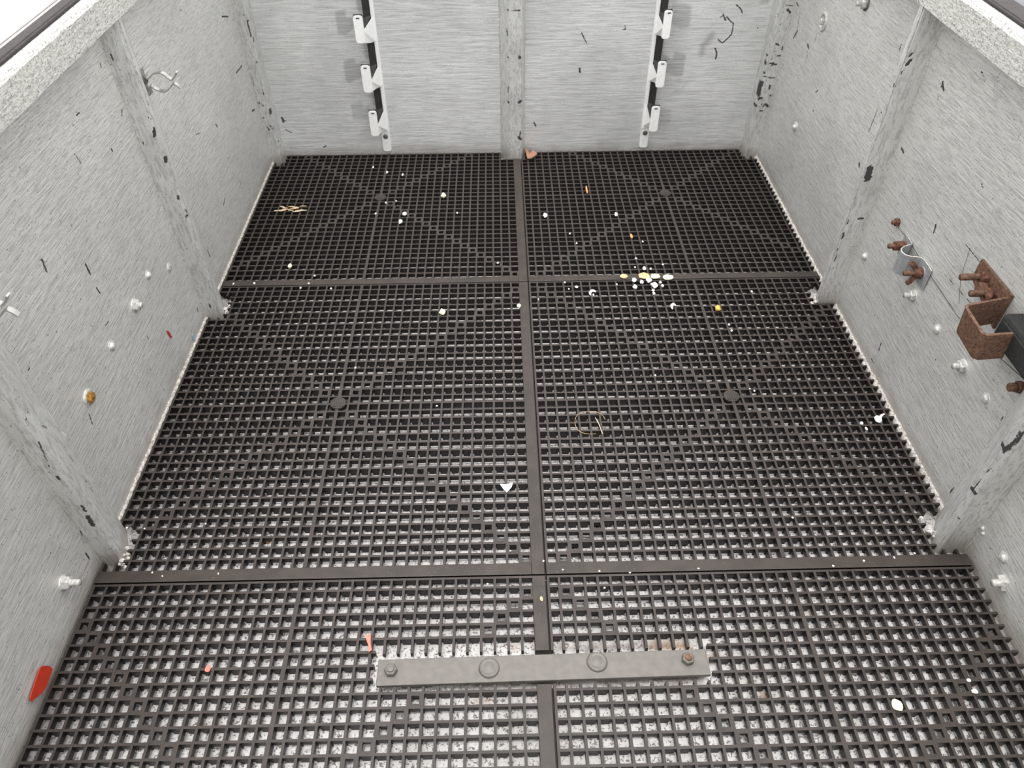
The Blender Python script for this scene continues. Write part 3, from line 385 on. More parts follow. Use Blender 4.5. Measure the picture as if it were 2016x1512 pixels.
DEBRIS = [
 ('leaf_scrap', [0.017, 0.89, 0.0], 0.0261, 0.0327, 'leafpink', 'pinkish brown leaf scrap at the foot of the centre back post', 'leaf', -0.5, None),
 ('orange_chip', [0.1129, 0.7642, 0.0], 0.0037, 0.0282, 'orange', 'thin upright orange chip on the far right mat', 'chip', 0, None),
 ('orange_chip', [0.172, 0.6164, 0.0], 0.0043, 0.0141, 'orange', 'small orange chip on the far right mat, nearer than the thin one', 'chip', 0, None),
 ('corn_kernel', [0.2701, 0.4249, 0.0], 0.0099, 0.0126, 'corn', 'orange yellow corn kernel on the middle right mat', 'kernel', 0, None),
 ('cream_crumb', [-0.1395, 0.7508, 0.0], 0.0092, 0.0147, 'cream', 'pale yellow crumb on the far left mat near its hub', 'crumb', 0, None),
 ('cream_crumb', [-0.368, 0.547, 0.0], 0.0067, 0.012, 'cream', 'pale yellow crumb near the left end of the far left mat', 'crumb', 0, None),
 ('cream_crumb', [-0.1262, 0.4274, 0.0], 0.0089, 0.0129, 'cream', 'cream crumb on the middle left mat behind the white triangle', 'crumb', 0, None),
 ('cream_crumb', [-0.0154, 0.4396, 0.0], 0.0067, 0.0095, 'cream', 'cream crumb on the edge of the middle seam rim', 'crumb', 0, None),
 ('seed_husk', [0.1455, 0.5067, 0.0], 0.0118, 0.0108, 'tan', 'flat tan seed husk at the left end of the spilled seed group', 'husk', 0, None),
 ('seed_husk', [0.1765, 0.5071, 0.0], 0.0174, 0.0163, 'tan', 'largest tan seed husk in the spilled group on the cross rim', 'husk', 0, None),
 ('seed_husk', [0.1933, 0.5054, 0.0], 0.0159, 0.0123, 'tan2', 'cream and tan husk leaning right of the largest husk', 'husk', 0.3, None),
 ('seed_husk', [0.2121, 0.5023, 0.0], 0.0175, 0.0123, 'cream', 'cream husk at the right end of the spilled seed group', 'husk', 0, None),
 ('white_crumb', [0.1595, 0.4961, 0.0], 0.0071, 0.0108, 'white', 'white crumb just below the gap between the first two husks', 'crumb', 0, 'white crumbs spilled around the seed husks'),
 ('white_crumb', [0.1704, 0.4919, 0.0], 0.0063, 0.0096, 'white', 'small white crumb under the left end of the largest husk', 'crumb', 0, 'white crumbs spilled around the seed husks'),
 ('white_crumb', [0.1817, 0.4954, 0.0], 0.0087, 0.0133, 'white', 'round white crumb touching the underside of the largest husk', 'crumb', 0, 'white crumbs spilled around the seed husks'),
 ('white_crumb', [0.1588, 0.4797, 0.0], 0.007, 0.0105, 'white', 'lowest left white crumb of the spilled seed group', 'crumb', 0, 'white crumbs spilled around the seed husks'),
 ('white_crumb', [0.1849, 0.4865, 0.0], 0.0039, 0.006, 'white', 'tiny white crumb at the top of the crumb trail below the husks', 'crumb', 0, 'white crumbs spilled around the seed husks'),
 ('white_crumb', [0.1887, 0.4814, 0.0], 0.0094, 0.0142, 'white', 'broad white crumb in the crumb trail below the husks', 'crumb', 0, 'white crumbs spilled around the seed husks'),
 ('white_crumb', [0.1849, 0.4716, 0.0], 0.0046, 0.007, 'white', 'third white crumb down the crumb trail below the husks', 'crumb', 0, 'white crumbs spilled around the seed husks'),
 ('white_crumb', [0.1845, 0.4642, 0.0], 0.0046, 0.0069, 'white', 'lowest white crumb of the trail below the husks', 'crumb', 0, 'white crumbs spilled around the seed husks'),
 ('white_crumb', [0.1987, 0.4912, 0.0], 0.0039, 0.006, 'white', 'white crumb below the gap before the rightmost husk, upper of two', 'crumb', 0, 'white crumbs spilled around the seed husks'),
 ('white_crumb', [0.2003, 0.4823, 0.0], 0.0047, 0.0071, 'white', 'white crumb below the gap before the rightmost husk, lower of two', 'crumb', 0, 'white crumbs spilled around the seed husks'),
 ('white_crumb', [0.1794, 0.5267, 0.0], 0.0056, 0.0088, 'white', 'white crumb on the far side of the rim behind the largest husk', 'crumb', 0, 'white crumbs spilled around the seed husks'),
 ('white_crumb', [0.1896, 0.5264, 0.0], 0.0032, 0.005, 'white', 'tiny white crumb behind the rim, right of the other one there', 'crumb', 0, 'white crumbs spilled around the seed husks'),
 ('curled_peel', [0.095, 0.4654, 0.0], 0.0099, 0.0138, 'white', 'curled white peel on the middle right mat left of the spilled seeds', 'peel', 0, None),
 ('curled_peel', [0.2085, 0.4301, 0.0], 0.0068, 0.0136, 'white', 'curled white peel on the middle right mat left of the corn kernel', 'peel', 0, None),
 ('white_flake', [0.0717, 0.4833, 0.0], 0.0054, 0.0051, 'white', 'flat white flake behind the curled peel near the cross rim', 'flake', 0, None),
 ('white_crumb', [0.0349, 0.6815, 0.0], 0.0079, 0.0134, 'white', 'white crumb on the far right mat beside the centre rim', 'crumb', 0, None),
 ('white_crumb', [0.1551, 0.6813, 0.0], 0.0062, 0.0102, 'white', 'white crumb on the far right mat between the two orange chips', 'crumb', 0, None),
 ('white_crumb', [-0.2071, 0.6695, 0.0], 0.007, 0.0134, 'white', 'white crumb below the hub of the far left mat', 'crumb', 0, None),
 ('white_crumb', [-0.2023, 0.6931, 0.0], 0.0071, 0.0103, 'white', 'white crumb just right of the far left hub, upper of two', 'crumb', 0, None),
 ('white_crumb', [0.0874, 0.9202, 0.0], 0.0082, 0.0136, 'white', 'white crumb against the back wall right of centre', 'crumb', 0, None),
 ('red_flake', [-0.1733, -0.0709, 0.0], 0.0063, 0.019, 'coral', 'coral red curled flake standing behind the left end of the steel bar', 'flake', 0.15, None),
 ('red_flake', [-0.3204, -0.0925, 0.0], 0.006, 0.0077, 'coral', 'small coral red flake on the near left mat', 'flake', 0, None),
 ('red_leaf', [-0.466, -0.1054, 0.0076], 0.0163, 0.0349, 'red', 'large pointed red leaf leaning on the left wall edge', 'leaf', 0.5, None),
 ('red_flake', [-0.466, 0.3216, 0.0592], 0.005, 0.0158, 'darkred', 'dark red flake stuck to the left wall in the middle bay', 'flake', 0.3, None),
 ('blue_flake', [-0.466, 0.374, 0.005], 0.0092, 0.0107, 'blue', 'pale blue flake at the foot of the left wall', 'flake', 0.3, None),
 ('orange_chip', [-0.2996, 0.055, -0.012], 0.0083, 0.0053, 'rustorange', 'rusty orange chip fallen into a cell of the middle left mat', 'chip', 0, None),
 ('white_triangle', [-0.0388, 0.1111, 0.0], 0.0146, 0.0125, 'white', 'white triangular shell piece on the middle left mat', 'shell', 0, None),
 ('white_blob', [0.4229, 0.2069, 0.0], 0.014, 0.0149, 'white', 'white tailed dropping on the middle right mat by the wall', 'dropping', 0, None),
 ('white_flake', [0.3983, 0.1999, 0.0], 0.0041, 0.0052, 'white', 'small white flake left of the tailed white dropping', 'flake', 0, None),
 ('white_flake', [0.4006, 0.1906, 0.0], 0.0034, 0.0051, 'white', 'small white flake in front of the tailed white dropping', 'flake', 0, None),
 ('cream_wedge', [0.3074, -0.1403, 0.0], 0.0099, 0.0105, 'cream', 'cream wedge of peel on the near right mat', 'peel', 0, None),
 ('white_flake', [0.3821, -0.1189, 0.0], 0.0041, 0.0036, 'white', 'white flake on the near right mat by the wall, farther of two', 'flake', 0, None),
 ('white_flake', [0.3829, -0.1292, 0.0], 0.0058, 0.0051, 'white', 'white flake on the near right mat by the wall, nearer of two', 'flake', 0, None),
 ('white_flake', [-0.0058, -0.0278, 0.0], 0.0032, 0.0061, 'tan', 'pale scuffed flake on the rim just below the seam crossing', 'flake', 0, None),
 ('white_speck', [-0.445, 0.5061, 0.0], 0.0026, 0.0054, 'white', 'tiny white speck on the far cross rim, first from the left', 'speck', 0, 'tiny white specks on the mats'),
 ('white_speck', [-0.3312, 0.503, 0.0], 0.0031, 0.005, 'white', 'tiny white speck on the far cross rim, third from the left', 'speck', 0, 'tiny white specks on the mats'),
 ('white_speck', [-0.4134, 0.5053, 0.0], 0.0041, 0.0048, 'white', 'tiny white speck on the far cross rim, second from the left', 'speck', 0, 'tiny white specks on the mats'),
 ('white_speck', [-0.3414, 0.492, 0.0], 0.0032, 0.0036, 'white', 'tiny white speck on the middle left mat, fourth from the left', 'speck', 0, 'tiny white specks on the mats'),
 ('white_speck', [-0.2955, 0.4895, 0.0], 0.0028, 0.0044, 'white', 'tiny white speck on the middle left mat, fifth from the left', 'speck', 0, 'tiny white specks on the mats'),
 ('white_speck', [-0.2469, 0.838, 0.0], 0.0043, 0.0077, 'white', 'tiny white speck on the far left mat, fourth from the left', 'speck', 0, 'tiny white specks on the mats'),
 ('white_speck', [-0.2208, 0.7362, 0.0], 0.0035, 0.0047, 'white', 'tiny white speck on the far left mat, sixth from the left', 'speck', 0, 'tiny white specks on the mats'),
 ('white_speck', [-0.2742, 0.8578, 0.0], 0.0036, 0.0083, 'white', 'tiny white speck on the far left mat, second from the left', 'speck', 0, 'tiny white specks on the mats'),
 ('white_speck', [-0.238, 0.7317, 0.0], 0.0031, 0.0058, 'white', 'tiny white speck on the far left mat, fifth from the left', 'speck', 0, 'tiny white specks on the mats'),
 ('white_speck', [-0.2516, 0.6961, 0.0], 0.0044, 0.0044, 'white', 'tiny white speck on the far left mat, third from the left', 'speck', 0, 'tiny white specks on the mats'),
 ('white_speck', [-0.2172, 0.8278, 0.0], 0.0041, 0.008, 'white', 'tiny white speck on the far left mat, seventh from the left', 'speck', 0, 'tiny white specks on the mats'),
 ('white_speck', [-0.1137, 0.6953, 0.0], 0.0031, 0.0057, 'white', 'tiny white speck on the far left mat, eighth from the left', 'speck', 0, 'tiny white specks on the mats'),
 ('white_speck', [-0.0457, 0.5476, 0.0], 0.0039, 0.0037, 'white', 'tiny white speck on the far left mat, ninth from the left', 'speck', 0, 'tiny white specks on the mats'),
 ('white_speck', [0.2101, 0.5365, 0.0], 0.0033, 0.0052, 'white', 'tiny white speck on the far right mat, sixth from the left', 'speck', 0, 'tiny white specks on the mats'),
 ('white_speck', [0.0727, 0.6266, 0.0], 0.0037, 0.005, 'white', 'tiny white speck on the far right mat, first from the left', 'speck', 0, 'tiny white specks on the mats'),
 ('white_speck', [0.0812, 0.5985, 0.0], 0.0028, 0.0049, 'white', 'tiny white speck on the far right mat, second from the left', 'speck', 0, 'tiny white specks on the mats'),
 ('white_speck', [0.1659, 0.531, 0.0], 0.003, 0.0045, 'white', 'tiny white speck on the far right mat, third from the left', 'speck', 0, 'tiny white specks on the mats'),
 ('white_speck', [0.1324, 0.4879, 0.0], 0.0029, 0.0049, 'white', 'tiny white speck on the middle right mat, seventh from the left', 'speck', 0, 'tiny white specks on the mats'),
 ('white_speck', [0.055, 0.4951, 0.0], 0.0035, 0.0039, 'white', 'tiny white speck on the middle right mat, fourth from the left', 'speck', 0, 'tiny white specks on the mats'),
 ('white_speck', [-0.3253, 0.5221, 0.0], 0.0034, 0.0041, 'white', 'tiny white speck on the far left mat, first from the left', 'speck', 0, 'tiny white specks on the mats'),
 ('white_speck', [0.1878, 0.5998, 0.0], 0.0033, 0.0047, 'white', 'tiny white speck on the far right mat, fifth from the left', 'speck', 0, 'tiny white specks on the mats'),
 ('white_speck', [0.1707, 0.5538, 0.0], 0.0035, 0.0044, 'white', 'tiny white speck on the far right mat, fourth from the left', 'speck', 0, 'tiny white specks on the mats'),
 ('white_speck', [0.0949, 0.4642, 0.0], 0.003, 0.0045, 'white', 'tiny white speck on the middle right mat, sixth from the left', 'speck', 0, 'tiny white specks on the mats'),
 ('white_speck', [0.1591, 0.2905, 0.0], 0.0026, 0.0038, 'white', 'tiny white speck on the middle right mat, eighth from the left', 'speck', 0, 'tiny white specks on the mats'),
 ('white_speck', [0.0134, 0.4555, 0.0], 0.0025, 0.0044, 'white', 'tiny white speck on the middle right mat, second from the left', 'speck', 0, 'tiny white specks on the mats'),
 ('white_speck', [0.0599, 0.4786, 0.0], 0.0029, 0.004, 'white', 'tiny white speck on the middle right mat, fifth from the left', 'speck', 0, 'tiny white specks on the mats'),
 ('white_speck', [-0.4518, 0.0675, 0.0], 0.0027, 0.0028, 'white', 'tiny white speck on the middle left mat, first from the left', 'speck', 0, 'tiny white specks on the mats'),
 ('white_speck', [-0.4322, 0.0663, 0.0], 0.0024, 0.0021, 'white', 'tiny white speck on the middle left mat, second from the left', 'speck', 0, 'tiny white specks on the mats'),
 ('white_speck', [-0.3675, 0.0707, 0.0], 0.0019, 0.0029, 'white', 'tiny white speck on the middle left mat, third from the left', 'speck', 0, 'tiny white specks on the mats'),
 ('white_speck', [-0.0016, 0.0158, 0.0], 0.0022, 0.0023, 'white', 'tiny white speck on the near cross rim, fourth from the left', 'speck', 0, 'tiny white specks on the mats'),
 ('white_speck', [0.0071, 0.0278, 0.0], 0.0027, 0.0023, 'white', 'tiny white speck on the middle right mat, first from the left', 'speck', 0, 'tiny white specks on the mats'),
 ('white_speck', [0.0305, 0.0181, 0.0], 0.0017, 0.0019, 'white', 'tiny white speck on the middle right mat, third from the left', 'speck', 0, 'tiny white specks on the mats'),
 ('white_speck', [0.0179, 0.0051, 0.0], 0.0023, 0.0018, 'white', 'tiny white speck on the near cross rim, fifth from the left', 'speck', 0, 'tiny white specks on the mats'),
 ('white_speck', [0.0554, 0.0024, 0.0], 0.0027, 0.0025, 'white', 'tiny white speck on the near cross rim, sixth from the left', 'speck', 0, 'tiny white specks on the mats'),
 ('white_speck', [0.0866, -0.0001, 0.0], 0.0026, 0.0021, 'white', 'tiny white speck on the near cross rim, seventh from the left', 'speck', 0, 'tiny white specks on the mats'),
 ('white_speck', [0.158, 0.003, 0.0], 0.0026, 0.0018, 'white', 'tiny white speck on the near cross rim, eighth from the left', 'speck', 0, 'tiny white specks on the mats'),
 ('white_speck', [-0.0598, -0.0095, 0.0], 0.0019, 0.002, 'white', 'tiny white speck on the near left mat, first from the left', 'speck', 0, 'tiny white specks on the mats'),
 ('white_speck', [-0.0358, 0.0289, -0.0], 0.0025, 0.0021, 'white', 'tiny white speck on the middle left mat, eighth from the left', 'speck', 0, 'tiny white specks on the mats'),
 ('white_speck', [-0.3943, 0.0071, 0.0], 0.0019, 0.0023, 'white', 'tiny white speck on the near cross rim, second from the left', 'speck', 0, 'tiny white specks on the mats'),
 ('white_speck', [-0.4061, 0.0115, 0.0], 0.0022, 0.0023, 'white', 'tiny white speck on the near cross rim, first from the left', 'speck', 0, 'tiny white specks on the mats'),
 ('white_speck', [-0.3375, 0.0087, 0.0], 0.0019, 0.0023, 'white', 'tiny white speck on the near cross rim, third from the left', 'speck', 0, 'tiny white specks on the mats'),
 ('white_speck', [0.2791, 0.3906, 0.0], 0.0029, 0.0044, 'white', 'tiny white speck on the middle right mat, eleventh from the left', 'speck', 0, 'tiny white specks on the mats'),
 ('white_speck', [0.2796, 0.3774, 0.0], 0.0034, 0.0039, 'white', 'tiny white speck on the middle right mat, twelfth from the left', 'speck', 0, 'tiny white specks on the mats'),
 ('white_speck', [0.3303, 0.4652, 0.0], 0.0031, 0.005, 'white', 'tiny white speck on the middle right mat, fourteenth from the left', 'speck', 0, 'tiny white specks on the mats'),
 ('white_speck', [0.2977, 0.0027, 0.0], 0.0028, 0.0026, 'white', 'tiny white speck on the near cross rim, ninth from the left', 'speck', 0, 'tiny white specks on the mats'),
 ('white_speck', [0.3313, 0.0079, 0.0], 0.0028, 0.003, 'white', 'tiny white speck on the near cross rim, tenth from the left', 'speck', 0, 'tiny white specks on the mats'),
 ('white_speck', [0.3646, 0.0114, 0.0], 0.0019, 0.0031, 'white', 'tiny white speck on the near cross rim, eleventh from the left', 'speck', 0, 'tiny white specks on the mats'),
 ('white_speck', [0.3878, 0.0158, 0.0], 0.0022, 0.0027, 'white', 'tiny white speck on the near cross rim, twelfth from the left', 'speck', 0, 'tiny white specks on the mats'),
 ('white_speck', [0.2732, 0.0634, 0.0], 0.0028, 0.0028, 'white', 'tiny white speck on the middle right mat, ninth from the left', 'speck', 0, 'tiny white specks on the mats'),
 ('white_speck', [0.2814, 0.2591, 0.0], 0.0023, 0.0035, 'white', 'tiny white speck on the middle right mat, thirteenth from the left', 'speck', 0, 'tiny white specks on the mats'),
 ('white_speck', [0.2765, 0.263, 0.0], 0.0022, 0.0031, 'white', 'tiny white speck on the middle right mat, tenth from the left', 'speck', 0, 'tiny white specks on the mats'),
 ('white_speck', [-0.2363, 0.3152, 0.0], 0.0032, 0.0032, 'white', 'tiny white speck on the middle left mat, sixth from the left', 'speck', 0, 'tiny white specks on the mats'),
 ('white_speck', [-0.1246, 0.2424, 0.0], 0.0027, 0.0032, 'white', 'tiny white speck on the middle left mat, seventh from the left', 'speck', 0, 'tiny white specks on the mats'),
 ('white_speck', [0.0586, -0.0169, 0.0], 0.0025, 0.0023, 'white', 'tiny white speck on the near right mat, first from the left', 'speck', 0, 'tiny white specks on the mats'),
]

def paint_marks(me, co, extra=None, plane=None):
    """writes chips, stains and grey patches into a point attribute"""
    n = len(co)
    c = np.zeros((n, 4), np.float32)
    c[:, 3] = 1
    lo, hi = co.min(0), co.max(0)
    for x1, y1, z1, x2, y2, z2, w, ch, val in CHIPS:
        a, b2 = np.array((x1, y1, z1)), np.array((x2, y2, z2))
        w = max(w, 0.0009)
        if plane is not None and min(abs(a[plane[0]] - plane[1]), abs(b2[plane[0]] - plane[1])) > plane[2]:
            continue
        mn, mx = np.minimum(a, b2) - 2.2 * w - 0.006, np.maximum(a, b2) + 2.2 * w + 0.006
        if (mn > hi).any() or (mx < lo).any():
            continue
        i = np.where(((co >= mn) & (co <= mx)).all(1))[0]
        if len(i) == 0:
            continue
        p = co[i].astype(float)
        ab = b2 - a
        t = np.clip(((p - a) @ ab) / max(ab @ ab, 1e-12), 0, 1)
        d = p - (a + t[:, None] * ab)
        d[:, plane[0] if plane else 0] *= 0.15 if plane else 1.0
        d = np.sqrt((d ** 2).sum(1))
        v = np.clip(1.05 - d / w * 0.55, 0, 1) * val
        c[i, ch] = np.maximum(c[i, ch], v)
    if extra is not None:
        extra(co, c)
    at = me.attributes.new('marks', 'FLOAT_COLOR', 'POINT')
    at.data.foreach_set('color', c.ravel())

def in_poly(px, py, poly):
    r = np.zeros(len(px), bool)
    j = len(poly) - 1
    for i in range(len(poly)):
        xi, yi = poly[i]
        xj, yj = poly[j]
        r ^= ((yi > py) != (yj > py)) & (px < (xj - xi) * (py - yi) / (yj - yi + 1e-12) + xi)
        j = i
    return r

def grey_patches(co, c):
    """soft-edged grey patches on the back wall beside the hooks"""
    x, z = co[:, 0], co[:, 2]
    for poly, v in PATCHES:
        acc = np.zeros(len(co), np.float32)
        for dx, dz in ((0, 0), (.002, 0), (-.002, 0), (0, .002), (0, -.002), (.0014, .0014), (-.0014, -.0014)):
            acc += in_poly(x + dx, z + dz, poly)
        c[:, 1] = np.maximum(c[:, 1], acc / 7 * v)

def grid_wall(name, us, zs, to3, thick, mat, plane, extra=None):
    """a thick panel whose inner face is a fine grid"""
    nu, nz = len(us), len(zs)
    U, Z = np.meshgrid(us, zs)
    front = to3(U.ravel(), Z.ravel())
    cor = np.array([to3(np.array([u]), np.array([z]))[0] for u, z in ((us[0], zs[0]), (us[-1], zs[0]), (us[-1], zs[-1]), (us[0], zs[-1]))])
    back = cor + np.array(thick)
    co = np.vstack([front, cor, back]).astype(np.float32)
    i = np.arange(nu * nz).reshape(nz, nu)
    q = np.stack([i[:-1, :-1], i[:-1, 1:], i[1:, 1:], i[1:, :-1]], -1).reshape(-1, 4)
    o = nu * nz
    q = np.vstack([q, [(o + 4, o + 5, o + 6, o + 7), (o, o + 1, o + 5, o + 4), (o + 1, o + 2, o + 6, o + 5), (o + 2, o + 3, o + 7, o + 6), (o + 3, o, o + 4, o + 7)]])
    me = bpy.data.meshes.new(name)
    me.vertices.add(len(co))
    me.vertices.foreach_set('co', co.ravel())
    me.loops.add(q.size)
    me.loops.foreach_set('vertex_index', q.ravel().astype(np.int32))
    me.polygons.add(len(q))
    me.polygons.foreach_set('loop_start', np.arange(0, q.size, 4, dtype=np.int32))
    me.update(calc_edges=True)
    me.validate()
    paint_marks(me, co, extra, plane)
    ob = bpy.data.objects.new(name, me)
    COL.objects.link(ob)
    me.materials.append(mat)
    ob['kind'] = 'structure'
    return ob

XL, XR, YB, ZT, ZF = -0.466, 0.447, 0.912, 0.403, -0.012
YN = -0.55
fine_y = np.concatenate([np.arange(YN, -0.2, 0.05), np.arange(-0.2, YB + 0.0005, 0.0016)])
fine_z = np.arange(ZF, ZT + 0.0008, 0.0016)
grid_wall('wall_left', fine_y, fine_z, lambda u, z: np.stack([np.full_like(u, XL), u, z], 1), (-0.012, 0, 0), M_SIDE, (0, XL, 0.004))
grid_wall('wall_right', fine_y[::-1], fine_z, lambda u, z: np.stack([np.full_like(u, XR), u, z], 1), (0.012, 0, 0), M_SIDE, (0, XR, 0.004))
grid_wall('wall_back', np.arange(XL, XR, 0.0016), fine_z, lambda u, z: np.stack([u, np.full_like(u, YB), z], 1), (0, 0.012, 0), M_BACK, (1, YB, 0.004), grey_patches)

def floor_dirt(co, c):
    x = co[:, 0]
    d = np.minimum(x - XL, XR - x)
    c[:, 1] = np.clip(0.75 - d / 0.075, 0, 1)
    y = co[:, 1]
    # muck gathered along the bolted bar
    inx = np.clip((x + 0.13) / 0.06, 0, 1) * np.clip((0.155 - x) / 0.02, 0, 1)
    c[:, 1] = np.maximum(c[:, 1], inx * np.clip(0.85 - np.abs(y + 0.107) / 0.018, 0, 1))
    inx2 = np.clip((x + 0.03) / 0.05, 0, 1) * np.clip((0.13 - x) / 0.03, 0, 1)
    c[:, 1] = np.maximum(c[:, 1], inx2 * np.clip(0.8 - np.abs(y + 0.074) / 0.016, 0, 1))
grid_wall('floor', np.arange(XL - .012, XR + .014, 0.004), np.arange(YN, YB + .013, 0.004),
          lambda u, v: np.stack([u, v, np.full_like(u, ZF)], 1), (0, 0, -0.012), M_FLOOR, (2, ZF, 0.004), floor_dirt)

# ------------------------------------------------------------------ posts, rails, sealant
def post(name, prof, z0=ZF, z1=ZT, plane=None):
    """a folded post: prof is its outline seen from above"""
    pts = []
    for (a, b) in zip(prof[:-1], prof[1:]):
        L = math.dist(a, b)
        k = max(1, int(L / 0.002))
        for s in range(k):
            f = s / k
            pts.append((a[0] + (b[0] - a[0]) * f, a[1] + (b[1] - a[1]) * f))
    pts.append(prof[-1])
    zs = np.arange(z0, z1 + .001, 0.0025)
    m = len(pts)
    rg = random.Random(len(name) + m)
    # slight hammered waviness of the folded edges
    co = np.array([(x, y, z) for z in zs for x, y in pts], np.float32)
    ph = co[:, 2] * 40
    co[:, 0] += np.sin(ph + rg.random() * 6) * 0.0004
    co[:, 1] += np.sin(ph * 1.7 + rg.random() * 6) * 0.0005
    f = []
    for k in range(len(zs) - 1):
        for i in range(m - 1):
            f.append((k * m + i, k * m + i + 1, (k + 1) * m + i + 1, (k + 1) * m + i))
        f.append((k * m + m - 1, k * m, (k + 1) * m, (k + 1) * m + m - 1))
    f.append(tuple(range(m))[::-1])
    f.append(tuple((len(zs) - 1) * m + i for i in range(m)))
    me = bpy.data.meshes.new(name)
    me.from_pydata(co.tolist(), [], f)
    me.update()
    paint_marks(me, co, None, plane)
    o = bpy.data.objects.new(name, me)
    COL.objects.link(o)
    me.materials.append(M_POST)
    o['kind'] = 'structure'
    return o

e = 0.001
trims = {}
trims[1] = post('trim_1', [(XL - e, 0.430), (-0.446, 0.436), (-0.4435, 0.439), (-0.4435, 0.444), (-0.454, 0.470), (XL - e, 0.475)], plane=None)
trims[2] = post('trim_2', [(XL - e, 0.028), (-0.445, 0.0275), (-0.443, 0.030), (-0.4435, 0.038), (-0.458, 0.071), (XL - e, 0.073)], plane=None)
trims[3] = post('trim_3', [(XR + e, 0.475), (0.432, 0.470), (0.4185, 0.446), (0.4185, 0.441), (0.421, 0.438), (XR + e, 0.437)], plane=None)
trims[4] = post('trim_4', [(XR + e, 0.068), (0.436, 0.065), (0.4175, 0.034), (0.417, 0.025), (0.4195, 0.0225), (XR + e, 0.023)], plane=None)
trims[5] = post('trim_5', [(-0.037, YB + e), (-0.0225, 0.887), (-0.0205, 0.885), (0.0005, 0.885), (0.002, 0.887), (0.007, YB + e)], plane=(1, 0.885, 0.008))
trims[6] = post('trim_6', [(XL - e, YB + e), (XL - e, 0.885), (-0.4495, 0.885), (-0.4475, 0.887), (-0.4465, YB + e)], plane=(1, 0.885, 0.008))
trims[7] = post('trim_7', [(XR + e, YB + e), (0.4215, YB + e), (0.4225, 0.887), (0.4245, 0.885), (XR + e, 0.885)], plane=(1, 0.885, 0.008))

# beads of paint and weld along the edges of the posts
def bead(t, x, y, r, z0=-0.008, z1=0.402):
    rg = random.Random(int(x * 9999) + int(y * 999))
    n = 70
    mb = MB()
    mb.tube([(x + rg.uniform(-.0003, .0003), y + rg.uniform(-.0004, .0004), z0 + (z1 - z0) * k / n) for k in range(n + 1)], [r * rg.uniform(.6, 1.3) for k in range(n + 1)], 6)
    obj('weld_bead', mb, M_NUT, t, smooth=True)
bead(trims[1], XL + .0003, 0.4298, .0007); bead(trims[1], -0.4437, 0.4395, .0007); bead(trims[1], -0.4542, 0.4702, .0005)
bead(trims[2], -0.4585, 0.0712, .0005); bead(trims[2], XL + .0002, 0.0278, .0005)
bead(trims[3], XR - .0003, 0.4368, .0008); bead(trims[3], 0.4187, 0.4395, .0008); bead(trims[3], 0.4325, 0.4702, .0005)
bead(trims[4], 0.4365, 0.0652, .0005); bead(trims[4], XR - .0002, 0.0228, .0005)
bead(trims[5], 0.0068, YB - .0003, .0008, 0.003); bead(trims[5], -0.0365, YB - .0003, .0006, 0.003)
bead(trims[6], XL + .0006, 0.8847, .0009); bead(trims[6], -0.4468, YB - .0005, .0007, 0.003)
bead(trims[7], 0.4215, YB - .0005, .0009, 0.003); bead(trims[7], XR - .0006, 0.8847, .0009)

def rail(name, s, xin, xout):
    mb = MB()
    z0, z1 = ZT, 0.4365
    prof = [(xin, z0), (xin, z1 - .007), (xin + s * .002, z1 - .0025), (xin + s * .006, z1), (xout, z1), (xout, z0)]
    n = 60
    rings = []
    for k in range(n + 1):
        y = YN + (YB + 0.03 - YN) * k / n
        w = math.sin(k * 1.3) * 0.0004
        rings.append([(x + w, y, z) for x, z in (prof if s > 0 else prof[::-1])])
    mb.rings(rings)
    o = obj(name, mb, M_RAIL)
    o['kind'] = 'structure'
    return o
rail('trim_8', -1, -0.438, -0.478)
rail('trim_9', 1, 0.417, 0.459)
mb = MB(); mb.box(XL - .012, XR + .012, 0.886, YB + .02, ZT, 0.4365)
o = obj('trim_10', mb, M_RAIL, bevel=0.003); o['kind'] = 'structure'

def crust(name, s, x, spans, w=0.0062, h=0.0125):
    """rough bead of old sealant in the corner between wall and floor"""
    mb = MB()
    rg = random.Random(len(spans) * 7 + int(s) + 3)
    for y0, y1 in spans:
        n = int((y1 - y0) / 0.0022)
        R = []
        for k in range(n + 1):
            y = y0 + (y1 - y0) * k / n
            r = w * rg.uniform(0.72, 1.12)
            t = h * rg.uniform(0.86, 1.06)
            ring = [(x - s * .001, y, ZF), (x + s * r, y, ZF), (x + s * r * rg.uniform(.8, 1.05), y, ZF + t * .7), (x + s * r * .55, y, ZF + t), (x - s * .001, y, ZF + t * 1.03)]
            R.append(ring if s > 0 else ring[::-1])
        mb.rings(R)
    o = obj(name, mb, M_CRUST)
    o['kind'] = 'structure'
    return o
crust('trim_11', 1, XL, [(0.074, 0.429), (0.476, 0.884)], 0.0046)
crust('trim_12', -1, XR, [(0.069, 0.436), (0.476, 0.884)], 0.0052, 0.0105)

# outer edge beyond the rails: seal, metal lip, panel, grille
def gasket(name, label, s, x0, x1):
    t = thing(name, label, 'seal', (x0, 0.2, 0.4365))
    mb = MB()
    zt = 0.4398
    a, b = (x0, x1) if x0 < x1 else (x1, x0)
    mb.box(a, b, YN, YB + .03, 0.4366, zt)
    part('seal_strip', mb, M_GASKET, t, bevel=0.002)
    mb = MB()
    lip = x1 - s * .003
    mb.tube([(x0 + s * .0035, YN, zt - .0005), (x0 + s * .0035, YB + .03, zt - .0005)], 0.0016, 8)
    part('seal_lip', mb, M_GASKET, t, smooth=True)
    return t
